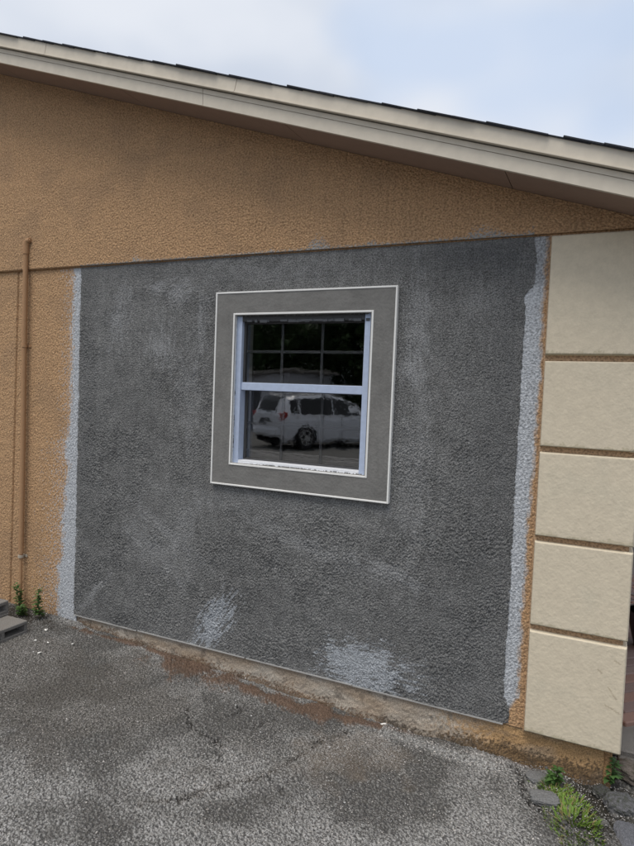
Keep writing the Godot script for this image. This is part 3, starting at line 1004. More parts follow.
func outward(m: ArrayMesh) -> ArrayMesh:         # normals and winding away from the centre
	var st := SurfaceTool.new()
	var arr := m.surface_get_arrays(0)
	var P: PackedVector3Array = arr[Mesh.ARRAY_VERTEX]
	var N: PackedVector3Array = arr[Mesh.ARRAY_NORMAL]
	var I: PackedInt32Array = arr[Mesh.ARRAY_INDEX]
	for i in P.size():
		if N[i].dot(P[i]) < 0.0 or N[i].length() < 0.5:
			N[i] = -N[i] if N[i].length() > 0.5 else P[i].normalized()
	for t in range(0, I.size(), 3):
		var n := (P[I[t + 1]] - P[I[t]]).cross(P[I[t + 2]] - P[I[t]])
		if n.dot(P[I[t]] + P[I[t + 1]] + P[I[t + 2]]) > 0.0:
			var k := I[t + 1]
			I[t + 1] = I[t + 2]
			I[t + 2] = k
	arr[Mesh.ARRAY_NORMAL] = N
	arr[Mesh.ARRAY_INDEX] = I
	var o := ArrayMesh.new()
	o.add_surface_from_arrays(Mesh.PRIMITIVE_TRIANGLES, arr)
	return o

func hollow_block(called: String, label: String, at: Vector3, turn: float, size: Vector3) -> void:
	# concrete block lying on its side: two cells open through its width (x)
	var t := thing(called, label, "block", at, turn, "")
	var w := size.x * 0.5
	var h := size.y
	var l := size.z * 0.5
	var wall := 0.026
	var st := st_new()
	cbox(st, Vector3(-w, 0, -l), Vector3(w, wall, l), 0.004)
	obj("face_shell", st, M.block, t)
	st = st_new()
	cbox(st, Vector3(-w, h - wall, -l), Vector3(w, h, l), 0.004)
	obj("face_shell", st, M.block, t)
	for z in [-l + wall * 0.5, 0.0, l - wall * 0.5]:
		st = st_new()
		cbox(st, Vector3(-w + 0.002, wall, z - wall * 0.5), Vector3(w - 0.002, h - wall, z + wall * 0.5), 0.0)
		obj("web", st, M.block, t)

func leaf(st: SurfaceTool, base: Vector3, dir: Vector3, up: Vector3, len_: float, wid: float, col: Color) -> void:
	var side := dir.cross(up).normalized() * wid
	var tip := base + dir * len_ - up * len_ * 0.18
	var m := base + dir * len_ * 0.5 + up * len_ * 0.06
	st.set_color(col)
	tri(st, base, m + side, m, up)
	tri(st, base, m, m - side, up)
	tri(st, m + side, tip, m, up)
	tri(st, m, tip, m - side, up)

func weed(label: String, at: Vector3, height: float, lean: Vector2, sd: int, leaves: int) -> void:
	var t := thing("weed", label, "weed", at)
	rng.seed = sd
	var pts := []
	var rad := []
	for i in 7:
		var k := i / 6.0
		pts.append(Vector3(lean.x * k * k + rng.randf_range(-0.006, 0.006), height * k, lean.y * k))
		rad.append(lerpf(0.004, 0.0015, k))
	var st := st_new()
	tube(st, pts, rad, 6)
	obj("stem", st, M.stem, t)
	st = st_new()
	for i in leaves:
		var k := rng.randf_range(0.08, 1.0)
		var p: Vector3 = pts[mini(int(k * 6.0), 5)].lerp(pts[mini(int(k * 6.0), 5) + 1], k * 6.0 - floorf(minf(k * 6.0, 5.0)))
		var a := rng.randf() * TAU
		var d := Vector3(cos(a), rng.randf_range(0.1, 0.7), sin(a)).normalized()
		var s := rng.randf_range(0.6, 1.2) * (1.2 - 0.5 * k)
		var v := rng.randf_range(0.75, 1.25)
		leaf(st, p, d, Vector3.UP, 0.055 * s, 0.012 * s, Color(0.055 * v, 0.115 * v, 0.030 * v))
	obj("leaves", st, M.leaf, t)

func make_clutter() -> void:
	hollow_block("concrete_block", "hollow grey concrete block lying flat on the asphalt near the weeds", Vector3(-1.56, 0.132, 0.53), 0.02, Vector3(0.20, 0.095, 0.40))
	hollow_block("concrete_block", "concrete block resting crosswise on top of another block", Vector3(-1.79, 0.225, 0.50), 0.06, Vector3(0.20, 0.095, 0.40))
	hollow_block("concrete_block", "weathered concrete block under the top one, set against the first", Vector3(-1.79, 0.132, 0.50), 0.03, Vector3(0.20, 0.095, 0.40))
	weed("upright green weed with narrow leaves beside the concrete blocks", Vector3(-1.60, 0.135, 0.11), 0.24, Vector2(0.01, 0.02), 4, 90)
	weed("sprawling weed growing behind the pipe foot", Vector3(-1.84, 0.14, 0.07), 0.22, Vector2(-0.05, 0.03), 8, 70)
	weed("low leafy weed between the wall and the concrete blocks", Vector3(-1.76, 0.135, 0.13), 0.10, Vector2(0.04, 0.04), 15, 60)
	weed("small weed sprouting under the corner block by the rubble", Vector3(2.05, -0.01, 0.10), 0.10, Vector2(0.02, 0.03), 21, 60)
	weed("weed in the dark gap at the end of the footing", Vector3(2.30, 0.0, -0.03), 0.14, Vector2(0.03, 0.02), 27, 60)
	# grass clump
	rng.seed = 12
	var st := st_new()
	for i in 2000:
		var a := rng.randf() * TAU
		var r := sqrt(rng.randf())
		var c := Vector2(2.15, 0.36) + Vector2(cos(a) * 0.12 * r, sin(a) * 0.25 * r).rotated(-0.30)
		if n_mid.get_noise_2d(c.x * 2.0, c.y * 2.0) < -0.12:
			continue
		if rng.randf() < 0.2:
			c = Vector2(2.05, 0.16) + Vector2(cos(a) * 0.10 * r, sin(a) * 0.09 * r)
		var h := rng.randf_range(0.012, 0.050) * (1.15 - 0.6 * r)
		var d := Vector3(cos(a + rng.randf_range(-1.0, 1.0)), 0, sin(a + rng.randf_range(-1.0, 1.0))).normalized() * h * rng.randf_range(0.4, 1.2)
		var p := Vector3(c.x, ground_y(c.x) - 0.015, c.y)
		var w := Vector3(-d.z, 0, d.x).normalized() * rng.randf_range(0.0016, 0.0042)
		var v := rng.randf_range(0.7, 1.35)
		var col := Color(0.13 * v, 0.215 * v, 0.035 * v)
		if rng.randf() < 0.18:
			col = Color(0.24 * v, 0.20 * v, 0.085 * v)
		st.set_color(col)
		var m := p + d * 0.5 + Vector3.UP * h * 0.75
		var tip := p + d * 1.1 + Vector3.UP * h
		quad(st, p - w, p + w, m + w * 0.8, m - w * 0.8, Vector3.UP)
		tri(st, m - w * 0.8, m + w * 0.8, tip, Vector3.UP)
	var gr := obj("grass", st, M.leaf)
	tag(gr, "clump of bright green grass growing through broken asphalt", "grass", "", "stuff")
	# broken asphalt and stones at the corner
	var list := [
		["asphalt_chunk", "flat broken asphalt slab tipped up beside the grass", Vector3(2.02, 0.012, 0.275), Vector3(0.075, 0.024, 0.05), 0.25, Color(0.27, 0.27, 0.27), 0.1, 41],
		["asphalt_chunk", "small broken asphalt slab next to the forked crack", Vector3(1.97, 0.008, 0.11), Vector3(0.06, 0.020, 0.045), 0.5, Color(0.26, 0.26, 0.26), 0.1, 42],
		["stone", "large grey mossy stone at the house corner", Vector3(2.36, 0.0, 0.13), Vector3(0.085, 0.045, 0.075), 0.5, Color(0.17, 0.17, 0.18), 0.5, 43],
		["stone", "brownish flat stone edging the paved patio", Vector3(2.44, 0.035, -0.12), Vector3(0.13, 0.05, 0.07), -0.3, Color(0.28, 0.24, 0.21), 0.4, 44],
		["stone", "bluish grey stone half buried beyond the grass", Vector3(2.40, -0.01, 0.36), Vector3(0.075, 0.03, 0.11), 0.2, Color(0.20, 0.205, 0.23), 0.1, 45],
		["stone", "small dark stone in the gap under the corner block", Vector3(2.27, -0.005, 0.06), Vector3(0.05, 0.03, 0.04), 0.9, Color(0.10, 0.10, 0.10), 0.6, 46]]
	for e in list:
		var o := obj(numbered(e[0]), rock_mesh(e[7], e[3], e[5], Color(0.045, 0.055, 0.025), e[6]), M.rock)
		o.position = e[2]
		o.rotation = Vector3(0.12, e[4], -0.06)
		tag(o, e[1], "rubble" if e[0] == "asphalt_chunk" else "stone")
	for k in 14:
		rng.seed = 300 + k
		var px := rng.randf_range(1.92, 2.42)
		var pz := rng.randf_range(-0.02, 0.42)
		var sz := rng.randf_range(0.010, 0.026)
		var v := rng.randf_range(0.12, 0.26)
		var o := obj(numbered("rubble_piece"), rock_mesh(60 + k, Vector3(sz, sz * 0.6, sz * 0.8), Color(v, v * 0.97, v * 0.93), Color(0.05, 0.055, 0.03), 0.2), M.rock)
		o.position = Vector3(px, ground_surface(px, pz)[0] + sz * 0.2, pz)
		o.rotation = Vector3(rng.randf() * 0.5, rng.randf() * TAU, rng.randf() * 0.5)
		tag(o, "small crumbled lump of asphalt or stone around the grass by the corner blocks", "rubble", "crumbled lumps around the grass")
	# scraps of paint and paper
	rng.seed = 66
	var scraps := [[-1.38, 0.24, 0.03, "white scrap of paper next to the upright weed"], [-1.20, 0.38, 0.022, "pale paint flake on the damp asphalt, the larger one"], [-1.07, 0.29, 0.018, "bright paint flake near the start of the footing"], [-1.30, 0.40, 0.018, "paint flake just off the concrete block end"], [-1.13, 0.51, 0.026, "long pale flake furthest out on the damp asphalt"], [1.11, 0.02, 0.026, "white scrap lying against the footing under the patch"], [1.965, 0.135, 0.030, "crumpled white scrap on the broken asphalt by the grass"]]
	for s in scraps:
		var q := st_new()
		var l: float = s[2] * 0.75
		var pts := []
		for k in 7:
			var a := TAU * k / 7.0
			pts.append(Vector3(cos(a) * l * rng.randf_range(0.6, 1.1), rng.randf_range(0.0, 0.008), sin(a) * l * 0.5 * rng.randf_range(0.6, 1.1)))
		for k in 7:
			tri(q, Vector3(0, 0.009, 0), pts[k], pts[(k + 1) % 7], Vector3.UP)
			tri(q, Vector3(0, -0.002, 0), pts[k], pts[(k + 1) % 7], Vector3.DOWN)
		var o := obj(numbered("scrap"), q, M.paper)
		o.position = Vector3(s[0], ground_surface(s[0], s[1])[0] + 0.004, s[1])
		o.rotation.y = rng.randf() * TAU
		tag(o, s[3], "scrap")

func make_pipe() -> void:
	var t := thing("conduit_pipe", "ochre painted metal pipe running up the stucco wall", "pipe", Vector3(-1.90, 0.30, 0.035))
	var st := st_new()
	tube(st, [Vector3(0, 0.28, 0), Vector3(0.002, 1.2, 0.001), Vector3(-0.003, 2.0, 0), Vector3(0, 2.66, 0)], [0.019, 0.019, 0.019, 0.019], 14)
	obj("riser", st, M.rust, t)
	st = st_new()
	tube(st, [Vector3(0, -0.15, -0.004), Vector3(0.003, 0.1, 0), Vector3(0, 0.30, 0)], [0.012, 0.012, 0.012], 10)
	obj("lower_riser", st, M.rust, t)
	st = st_new()
	tube(st, [Vector3(0, 2.60, 0), Vector3(0, 2.665, 0), Vector3(0.004, 2.69, -0.002), Vector3(0.016, 2.70, -0.004), Vector3(0.035, 2.702, -0.006)], [0.024, 0.024, 0.024, 0.020, 0.019], 12)
	obj("elbow_fitting", st, M.rust, t)
	st = st_new()
	tube(st, [Vector3(0.034, 2.702, -0.006), Vector3(0.046, 2.702, -0.006)], [0.013, 0.013], 6)
	obj("plug", st, M.rust, t)
	for y in [0.26, 1.9]:
		st = st_new()
		cbox(st, Vector3(-0.036, y - 0.010, -0.034), Vector3(0.036, y + 0.010, -0.026), 0.002)
		tube(st, [Vector3(0, y - 0.010, 0), Vector3(0, y + 0.010, 0)], [0.022, 0.022], 14)
		obj("strap", st, M.strap if y < 1.0 else M.rust, t)

# ------------------------------------------------------------------ beyond the corner of the house
func make_patio() -> void:
	var st := st_new()
	cbox(st, Vector3(2.346, -0.15, -6.0), Vector3(5.2, 0.045, -0.24), 0.01)
	var base := obj("patio", st, M.block)
	tag(base, "brick paved patio strip beside the house corner", "patio", "", "structure")
	rng.seed = 19
	var meshes := []
	for k in 4:
		st = st_new()
		cbox(st, Vector3(-0.0985, 0, -0.0485), Vector3(0.0985, 0.05, 0.0485), 0.006)
		meshes.append(st.commit())
	var n := 0
	for i in range(-40, 60):
		for j in range(-60, 40):
			var p := Vector2(i * 0.102, j * 0.204 + (0.102 if i % 2 else 0.0)).rotated(0.785) + Vector2(3.0, -2.0)
			if p.x < 2.39 or p.x > 3.30 or p.y > -0.62 or p.y < -4.6 or n >= 295:
				continue
			var o := MeshInstance3D.new()
			o.name = "paver"
			o.mesh = meshes[n % 4]
			o.material_override = M.paver[rng.randi() % 4]
			base.add_child(o, true)
			o.position = Vector3(p.x, 0.02 + rng.randf_range(-0.003, 0.003), p.y)
			o.rotation = Vector3(rng.randf_range(-0.012, 0.012), -0.785 + PI * 0.5, rng.randf_range(-0.012, 0.012))
			n += 1
	for k in 6:
		st = st_new()
		cbox(st, Vector3(-0.195, 0, -0.10), Vector3(0.195, 0.055, 0.10), 0.008)
		var o := obj("edging_stone", st, M.block, base)
		o.position = Vector3(2.545 + k * 0.40, 0.022, -0.36 + rng.randf_range(-0.01, 0.01))
	# low white kerb, dark pot and hedge seen in the gap
	st = st_new()
	cbox(st, Vector3(2.40, 0.04, -2.75), Vector3(4.6, 0.115, -2.62), 0.01)
	var kerb := obj("kerb_rail", st, M.sill_white)
	tag(kerb, "low white painted edging across the brick patio", "edging")
	var pot := thing("planter_pot", "dark purple planter pot standing on the brick patio", "pot", Vector3(2.57, 0.068, -1.95))
	st = st_new()
	var prof := [[0.10, 0.0], [0.13, 0.12], [0.155, 0.24], [0.17, 0.26], [0.17, 0.285], [0.15, 0.285], [0.14, 0.24]]
	var pp := []
	var rr := []
	for q in prof:
		pp.append(Vector3(0, q[1], 0))
		rr.append(q[0])
	tube(st, pp, rr, 24, true)
	obj("body", st, M.pot, pot)
	var hedge := thing("hedge", "clipped dark green hedge beyond the patio", "hedge", Vector3(4.6, 0.0, -7.2))
	obj("foliage", crown_mesh(91, Vector3(2.4, 0.9, 0.6), 5200, 0.06, 0.9), M.leaf, hedge).position.y = 0.8
	st = st_new()
	for k in 7:
		tube(st, [Vector3(-2.1 + k * 0.7, 0, 0), Vector3(-2.0 + k * 0.7, 0.7, 0.05)], [0.03, 0.015], 6)
	obj("stems", st, M.stem, hedge)

func crown_mesh(sd: int, size: Vector3, count: int, leaf_len: float, boxy: float = 0.0) -> ArrayMesh:
	rng.seed = sd
	var nn := noise(sd, 0.9, FastNoiseLite.TYPE_SIMPLEX, 3)
	var st := st_new()
	var made := 0
	var tries := 0
	while made < count and tries < count * 6:
		tries += 1
		var d := Vector3(rng.randf_range(-1, 1), rng.randf_range(-1, 1), rng.randf_range(-1, 1))
		if boxy < 0.5 and d.length() > 1.0 + 0.35 * nn.get_noise_3dv(d.normalized() * 2.0):
			continue
		if nn.get_noise_3dv(d * 2.2 + Vector3(5, 5, 5)) < -0.06:
			continue
		var p := d * size
		var a := Vector3(rng.randf_range(-1, 1), rng.randf_range(-0.6, 0.8), rng.randf_range(-1, 1)).normalized()
		var up := Vector3(rng.randf_range(-0.6, 0.6), 1, rng.randf_range(-0.6, 0.6)).normalized()
		var v := rng.randf_range(0.6, 1.3)
		var l := leaf_len * rng.randf_range(0.6, 1.4)
		leaf(st, p, a, up, l, l * 0.35, Color(0.040 * v, 0.075 * v, 0.022 * v))
		made += 1
	return st.commit()

# ------------------------------------------------------------------ what the window mirrors
func make_trees() -> void:
	var crowns := [crown_mesh(51, Vector3(2.9, 2.9, 2.6), 9000, 0.26), crown_mesh(52, Vector3(3.3, 3.4, 2.8), 9000, 0.26), crown_mesh(53, Vector3(2.6, 3.8, 2.4), 9000, 0.26)]
	var spots := [[-19.5, 30.0, 3.9, 0], [-15.5, 29.0, 4.4, 1], [-11.4, 30.5, 4.6, 2], [-7.6, 28.5, 4.2, 0], [-3.8, 30.0, 4.4, 1], [0.2, 29.0, 4.4, 2], [-13.2, 35.0, 6.2, 1], [-9.4, 34.5, 6.4, 0], [-5.5, 35.5, 6.2, 2], [-17.6, 35.5, 6.0, 2], [-21.5, 35.0, 5.6, 1], [-1.6, 35.0, 6.2, 0]]
	for k in spots.size():
		var s: Array = spots[k]
		var front := k < 6
		var t := thing("garden_tree", "broad dark tree in the row across the drive, mirrored in the window" if front else "taller dark tree standing behind the row across the drive", "tree", Vector3(s[0], ground_y(s[0]) - 0.02, s[1]), k * 1.3, "trees across the drive")
		var st := st_new()
		tube(st, [Vector3(0, 0, 0), Vector3(0.08, s[2] * 0.45, 0.05), Vector3(0, s[2], 0), Vector3(0.1, s[2] + 1.2, 0)], [0.22, 0.17, 0.12, 0.04], 9)
		for b in 4:
			var a := b * 1.6 + k
			tube(st, [Vector3(0, s[2] * 0.6, 0), Vector3(cos(a) * 0.9, s[2] * 0.85, sin(a) * 0.9), Vector3(cos(a) * 1.7, s[2] + 0.5, sin(a) * 1.7)], [0.09, 0.06, 0.02], 6)
		obj("trunk", st, M.bark, t)
		var c := obj("crown", crowns[s[3]], M.leaf, t)
		c.position.y = s[2]
	# undergrowth closing the row
	for k in 7:
		var hd := thing("shrub", "dark leafy shrub under the trees across the drive", "shrub", Vector3(-21.0 + k * 3.6, 0.12, 27.4 + 0.4 * (k % 2)), k * 0.9, "shrubs under the trees")
		obj("foliage", crowns[k % 3], M.leaf, hd).scale = Vector3(0.75, 0.42, 0.55)
		hd.get_child(0).position.y = 1.1
		var st := st_new()
		tube(st, [Vector3.ZERO, Vector3(0.05, 0.6, 0), Vector3(0.2, 1.2, 0.1)], [0.05, 0.04, 0.02], 6)
		obj("stem", st, M.bark, hd)

func make_garage() -> void:
	var t := thing("garage", "white rendered garage with a low sloping roof across the drive", "garage", Vector3(-13.8, 0.15, 21.0))
	var st := st_new()
	var ring := [Vector2(-3.2, 0), Vector2(3.0, 0), Vector2(3.0, 2.65), Vector2(-3.2, 2.10)]
	for z in [0.0, 4.5]:
		quad(st, Vector3(ring[0].x, ring[0].y, z), Vector3(ring[1].x, ring[1].y, z), Vector3(ring[2].x, ring[2].y, z), Vector3(ring[3].x, ring[3].y, z), Vector3(0, 0, z - 2.0))
	quad(st, Vector3(-3.2, 0, 0), Vector3(-3.2, 2.1, 0), Vector3(-3.2, 2.1, 4.5), Vector3(-3.2, 0, 4.5), Vector3.LEFT)
	quad(st, Vector3(3, 0, 0), Vector3(3, 2.65, 0), Vector3(3, 2.65, 4.5), Vector3(3, 0, 4.5), Vector3.RIGHT)
	obj("wall", st, M.render, t)
	st = st_new()
	var X := Transform3D(Basis(Vector3.BACK, atan(0.55 / 6.2)), Vector3(-0.1, 2.40, 2.25))
	cbox(st, Vector3(-3.5, 0, -2.6), Vector3(3.5, 0.14, 2.6), 0.02, X)
	obj("roof", st, M.block, t)
	st = st_new()
	cbox(st, Vector3(0.6, 0, -0.03), Vector3(1.5, 2.0, 0.02), 0.005)
	var door := obj("door", st, M.grid, t)
	st = st_new()
	tube(st, [Vector3(0.72, 1.0, -0.03), Vector3(0.72, 1.0, -0.08), Vector3(0.82, 1.0, -0.08)], [0.012, 0.012, 0.012], 8)
	obj("handle", st, M.metal, door)

func make_car() -> void:
	# white estate car, its tail towards the house; built with +x to its front
	var fdir := Vector2(0.435, 0.900).normalized()
	var wheel_at := Vector2(-6.35, 13.75)                 # nearside rear wheel on the ground
	var l := Vector2(-0.900, 0.435).normalized()
	var c := wheel_at + fdir * 1.39 + l * 0.78
	var t := thing("estate_car", "white estate car parked across the drive, mirrored in the window", "car", Vector3(c.x, 0.17, c.y), -atan2(fdir.y, fdir.x))
	t.scale = Vector3(1.03, 1.07, 1.03)
	# stations: x, half width at sill, half width at waist, waist height, roof height, half width of roof, nose flag
	var S := [
		[-2.28, 0.60, 0.68, 0.92, 1.00, 0.58], [-2.24, 0.74, 0.80, 0.95, 1.10, 0.62], [-2.10, 0.82, 0.86, 0.98, 1.36, 0.60], [-1.92, 0.84, 0.88, 0.99, 1.50, 0.60], [-1.6, 0.85, 0.885, 0.985, 1.56, 0.62],
		[-1.0, 0.86, 0.89, 0.97, 1.585, 0.64], [-0.3, 0.86, 0.89, 0.955, 1.59, 0.65], [0.3, 0.86, 0.89, 0.955, 1.54, 0.64], [0.75, 0.86, 0.885, 0.955, 1.40, 0.62], [1.15, 0.855, 0.88, 0.955, 1.20, 0.62],
		[1.5, 0.85, 0.87, 0.93, 1.02, 0.66], [1.85, 0.82, 0.84, 0.84, 0.92, 0.64], [2.12, 0.74, 0.77, 0.70, 0.78, 0.56], [2.26, 0.58, 0.60, 0.60, 0.64, 0.45]]
	var ring := func(s: Array) -> Array:
		var r := []
		var bot := 0.20 if absf(s[0]) < 2.2 else 0.34
		var prof := [[s[1] - 0.08, bot], [s[1], bot + 0.08], [s[2] + 0.005, (bot + s[3]) * 0.52], [s[2], s[3] - 0.12], [s[2] - 0.035, s[3]], [lerpf(s[2] - 0.05, s[5], 0.5), lerpf(s[3], s[4], 0.52)], [s[5] + 0.01, s[4] - 0.06], [s[5] - 0.10, s[4] - 0.012], [0.0, s[4]]]
		for q in prof:
			r.append(Vector3(s[0], q[1], q[0]))
		return r
	var R := []
	for s in S:
		R.append(ring.call(s))
	var st := st_new()
	st.set_smooth_group(0)
	for i in S.size() - 1:
		for k in 8:
			for m in [1.0, -1.0]:
				var a: Vector3 = R[i][k] * Vector3(1, 1, m)
				var b: Vector3 = R[i + 1][k] * Vector3(1, 1, m)
				var d: Vector3 = R[i + 1][k + 1] * Vector3(1, 1, m)
				var e: Vector3 = R[i][k + 1] * Vector3(1, 1, m)
				quad(st, a, b, d, e, (a + b + d + e) * 0.25 - Vector3((a.x + b.x) * 0.5 * 0.9, 0.7, 0))
	for e in [0, S.size() - 1]:
		for k in 8:
			for m in [1.0, -1.0]:
				tri(st, R[e][k] * Vector3(1, 1, m), R[e][k + 1] * Vector3(1, 1, m), Vector3(R[e][0].x, 0.6, 0), Vector3(R[e][0].x, 0, 0))
	obj("body", st, M.paint, t)
	st = st_new()
	cbox(st, Vector3(-2.1, 0.17, -0.76), Vector3(2.1, 0.24, 0.76), 0.02)
	obj("underbody", st, M.dark, t)
	# glass let into the side, tail and front
	var lift := func(p: Vector3, q: float) -> Vector3: return p + Vector3(0, 0, q)
	for m in [1.0, -1.0]:
		for win in [[2, 4, 0.30, 0.0], [4, 6, 0.05, 0.03], [6, 9, 0.03, 0.15]]:
			st = st_new()
			for i in range(win[0], win[1]):
				var pts := []
				for q in [[i, 0.0], [i + 1, 0.0], [i + 1, 1.0], [i, 1.0]]:
					var rr: Array = R[q[0]]
					var lo: Vector3 = rr[4].lerp(rr[5], 0.12)
					var hi: Vector3 = rr[5].lerp(rr[6], 0.85)
					var p: Vector3 = lo if q[1] < 0.5 else hi
					if q[0] == win[0]:
						p.x += win[2] * (0.6 if q[1] < 0.5 else 1.0) * 0.6
					if q[0] == win[1]:
						p.x -= 0.03
					pts.append(Vector3(p.x, p.y, (p.z + 0.008) * m))
				var mids := []
				for j in 4:
					mids.append(pts[j])
				quad(st, pts[0], pts[1], pts[2], pts[3], Vector3(0, 0.2, m))
			obj("side_window", st, M.tint, t)
	st = st_new()
	for i in range(0, 3):
		for m in [1.0, -1.0]:
			var o := Vector3(-0.012, 0.012, 0)
			var a: Vector3 = R[i + 1][8] + o
			var b: Vector3 = R[i + 1][7] * Vector3(1, 1, m) * Vector3(1, 1, 0.92) + o
			var a0: Vector3 = (R[i][8] if i > 0 else R[0][8].lerp(R[1][8], 0.5)) + o
			var b0: Vector3 = (R[i][7] if i > 0 else R[0][7].lerp(R[1][7], 0.5)) * Vector3(1, 1, m) * Vector3(1, 1, 0.92) + o
			if i > 0:
				quad(st, a0, a, b, b0, Vector3(-1, 0.5, 0))
	obj("rear_window", st, M.tint, t)
	st = st_new()
	for i in range(8, 10):
		for m in [1.0, -1.0]:
			var o := Vector3(0.01, 0.012, 0)
			quad(st, R[i][8] + o, R[i + 1][8] + o, R[i + 1][7] * Vector3(1, 1, m) + o, R[i][7] * Vector3(1, 1, m) + o, Vector3(1, 0.7, 0))
	obj("windscreen", st, M.tint, t)
	for m in [1.0, -1.0]:
		st = st_new()
		cbox(st, Vector3(-2.255, 0.86, 0.60 if m > 0 else -0.83), Vector3(-2.05, 1.06, 0.83 if m > 0 else -0.60), 0.03)
		obj("tail_light", st, M.tail, t)
		st = st_new()
		cbox(st, Vector3(1.95, 0.62, 0.52 if m > 0 else -0.78), Vector3(2.18, 0.76, 0.78 if m > 0 else -0.52), 0.03)
		obj("headlight", st, M.metal, t)
		for x in [-1.39, 1.39]:
			st = st_new()
			var w: float = 0.905 * m
			tube(st, [Vector3(x, 0.325, w - 0.20 * m), Vector3(x, 0.325, w - 0.02 * m), Vector3(x, 0.325, w)], [0.325, 0.325, 0.30], 26)
			var wh := obj("wheel", st, M.dark, t)
			st = st_new()
			for k in 10:
				var a := TAU * k / 10.0 + (0.12 if k % 2 else -0.12)
				var dv := Vector3(cos(a), sin(a), 0)
				tube(st, [Vector3(x, 0.325, w + 0.012 * m), Vector3(x, 0.325, w + 0.010 * m) + dv * 0.20], [0.016, 0.013], 5)
			tube(st, [Vector3(x, 0.325, w + 0.002 * m), Vector3(x, 0.325, w + 0.022 * m)], [0.05, 0.045], 14)
			var lip := []
			var lr := []
			for k in 25:
				lip.append(Vector3(x + cos(TAU * k / 24.0) * 0.21, 0.325 + sin(TAU * k / 24.0) * 0.21, w + 0.006 * m))
				lr.append(0.014)
			tube(st, lip, lr, 5)
			obj("rim", st, M.metal, wh)
			st = st_new()
			var arch := []
			var ar := []
			for k in 15:
				var a := PI * (k / 14.0) * 1.14 - 0.22
				arch.append(Vector3(x + cos(a) * 0.375, 0.325 + sin(a) * 0.375, 0.878 * m))
				ar.append(0.034)
			tube(st, arch, ar, 6)
			obj("wheel_arch", st, M.dark, t)
		st = st_new()
		for x in [-0.55, 0.45]:
			cbox(st, Vector3(x - 0.10, 0.86, 0.885 * m - 0.012), Vector3(x + 0.10, 0.89, 0.885 * m + 0.022), 0.006)
		obj("door_handle", st, M.paint, t)
	# shut lines of the doors and tailgate, roof rails, rear wiper, mirrors
	for m in [1.0, -1.0]:
		for x in [-0.98, 0.02, 0.98]:
			st = st_new()
			tube(st, [Vector3(x + 0.05, 0.30, 0.868 * m), Vector3(x, 0.55, 0.896 * m), Vector3(x - 0.02, 0.86, 0.892 * m), Vector3(x - 0.03, 0.97, 0.852 * m)], [0.004, 0.004, 0.004, 0.004], 5)
			obj("shut_line", st, M.dark, t)
		st = st_new()
		tube(st, [Vector3(-1.8, 1.545, 0.56 * m), Vector3(-1.0, 1.61, 0.585 * m), Vector3(-0.2, 1.615, 0.59 * m), Vector3(0.35, 1.56, 0.58 * m)], [0.014, 0.016, 0.016, 0.012], 6)
		obj("roof_rail", st, M.metal, t)
		st = st_new()
		tube(st, [Vector3(-2.0, 0.985, 0.86 * m), Vector3(-1.0, 0.975, 0.862 * m), Vector3(0.3, 0.96, 0.862 * m), Vector3(1.1, 0.955, 0.852 * m)], [0.008, 0.008, 0.008, 0.008], 5)
		obj("window_trim", st, M.metal, t)
		st = st_new()
		cbox(st, Vector3(0.92, 0.97, 0.86 if m > 0 else -1.02), Vector3(1.02, 1.10, 1.02 if m > 0 else -0.86), 0.035)
		obj("mirror", st, M.paint, t)
	st = st_new()
	cbox(st, Vector3(-2.335, 0.36, -0.70), Vector3(-2.16, 0.60, 0.70), 0.06)
	obj("bumper", st, M.paint, t)
	st = st_new()
	cbox(st, Vector3(-2.345, 0.74, -0.26), Vector3(-2.26, 0.86, 0.26), 0.01)
	obj("number_plate_recess", st, M.grid, t)

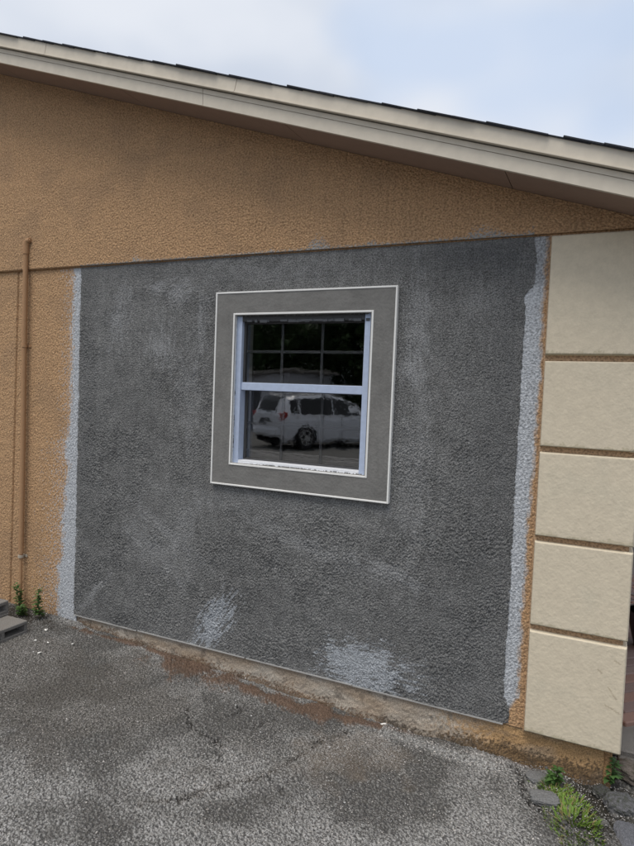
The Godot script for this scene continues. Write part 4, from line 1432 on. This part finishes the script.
func more_materials() -> void:
	var grain2: Texture2D = M.asphalt.albedo_texture
	var bump: Texture2D = M.asphalt.heightmap_texture
	M.chip = mat(Color.WHITE, 0.85)
	M.chip.vertex_color_use_as_albedo = true
	M.leaf = mat(Color.WHITE, 0.6)
	M.leaf.vertex_color_use_as_albedo = true
	M.leaf.backlight_enabled = true
	M.leaf.backlight = Color(0.5, 0.5, 0.5)
	M.stem = mat(lin(0.10, 0.10, 0.045), 0.8)
	M.bark = textured(lin(0.10, 0.08, 0.06), 0.95, grain2, bump, 1.0, 2.0)
	M.strap = mat(lin(0.42, 0.37, 0.30), 0.6)
	M.quoin_side = textured(lin(0.68, 0.60, 0.46), 0.85, M.quoin.albedo_texture, M.quoin.heightmap_texture, 0.06, 1.4)
	M.paver = []
	for c in [[0.40, 0.29, 0.265], [0.46, 0.345, 0.315], [0.38, 0.335, 0.325], [0.48, 0.30, 0.245]]:
		M.paver.append(textured(lin(c[0], c[1], c[2]), 0.9, grain2, bump, 0.2, 2.0))
	M.pot = mat(lin(0.035, 0.03, 0.05), 0.45)
	M.render = textured(lin(0.52, 0.53, 0.57), 0.9, M.quoin.albedo_texture, null, 0.0, 0.5)
	M.paint = mat(lin(0.72, 0.75, 0.80), 0.25)
	M.paint.clearcoat_enabled = true
	M.paint.clearcoat = 1.0
	M.paint.clearcoat_roughness = 0.05
	M.tint = mat(lin(0.015, 0.018, 0.02), 0.05)
	M.tail = mat(lin(0.35, 0.03, 0.025), 0.2)

func _ready() -> void:
	set_up()
	n_big = noise(101, 0.9, FastNoiseLite.TYPE_SIMPLEX_SMOOTH, 3)
	n_mid = noise(102, 9.0, FastNoiseLite.TYPE_SIMPLEX_SMOOTH, 3)
	n_fine = noise(103, 60.0, FastNoiseLite.TYPE_SIMPLEX_SMOOTH, 2)
	n_grain = noise(104, 75.0, FastNoiseLite.TYPE_SIMPLEX, 2)
	n_cell = noise(105, 55.0, FastNoiseLite.TYPE_CELLULAR, 1)
	n_cell.cellular_return_type = FastNoiseLite.RETURN_DISTANCE
	make_materials()
	more_materials()
	house = thing("house", "ochre stucco house with a grey cement patch round its window and cream corner blocks", "house")
	make_house_body()
	make_upper_wall()
	make_lower_walls()
	make_patch()
	make_footing()
	make_quoins()
	make_window()
	make_roof()
	make_ground()
	make_patio()
	make_garage()
	make_trees()
	make_car()
	make_pipe()
	make_clutter()
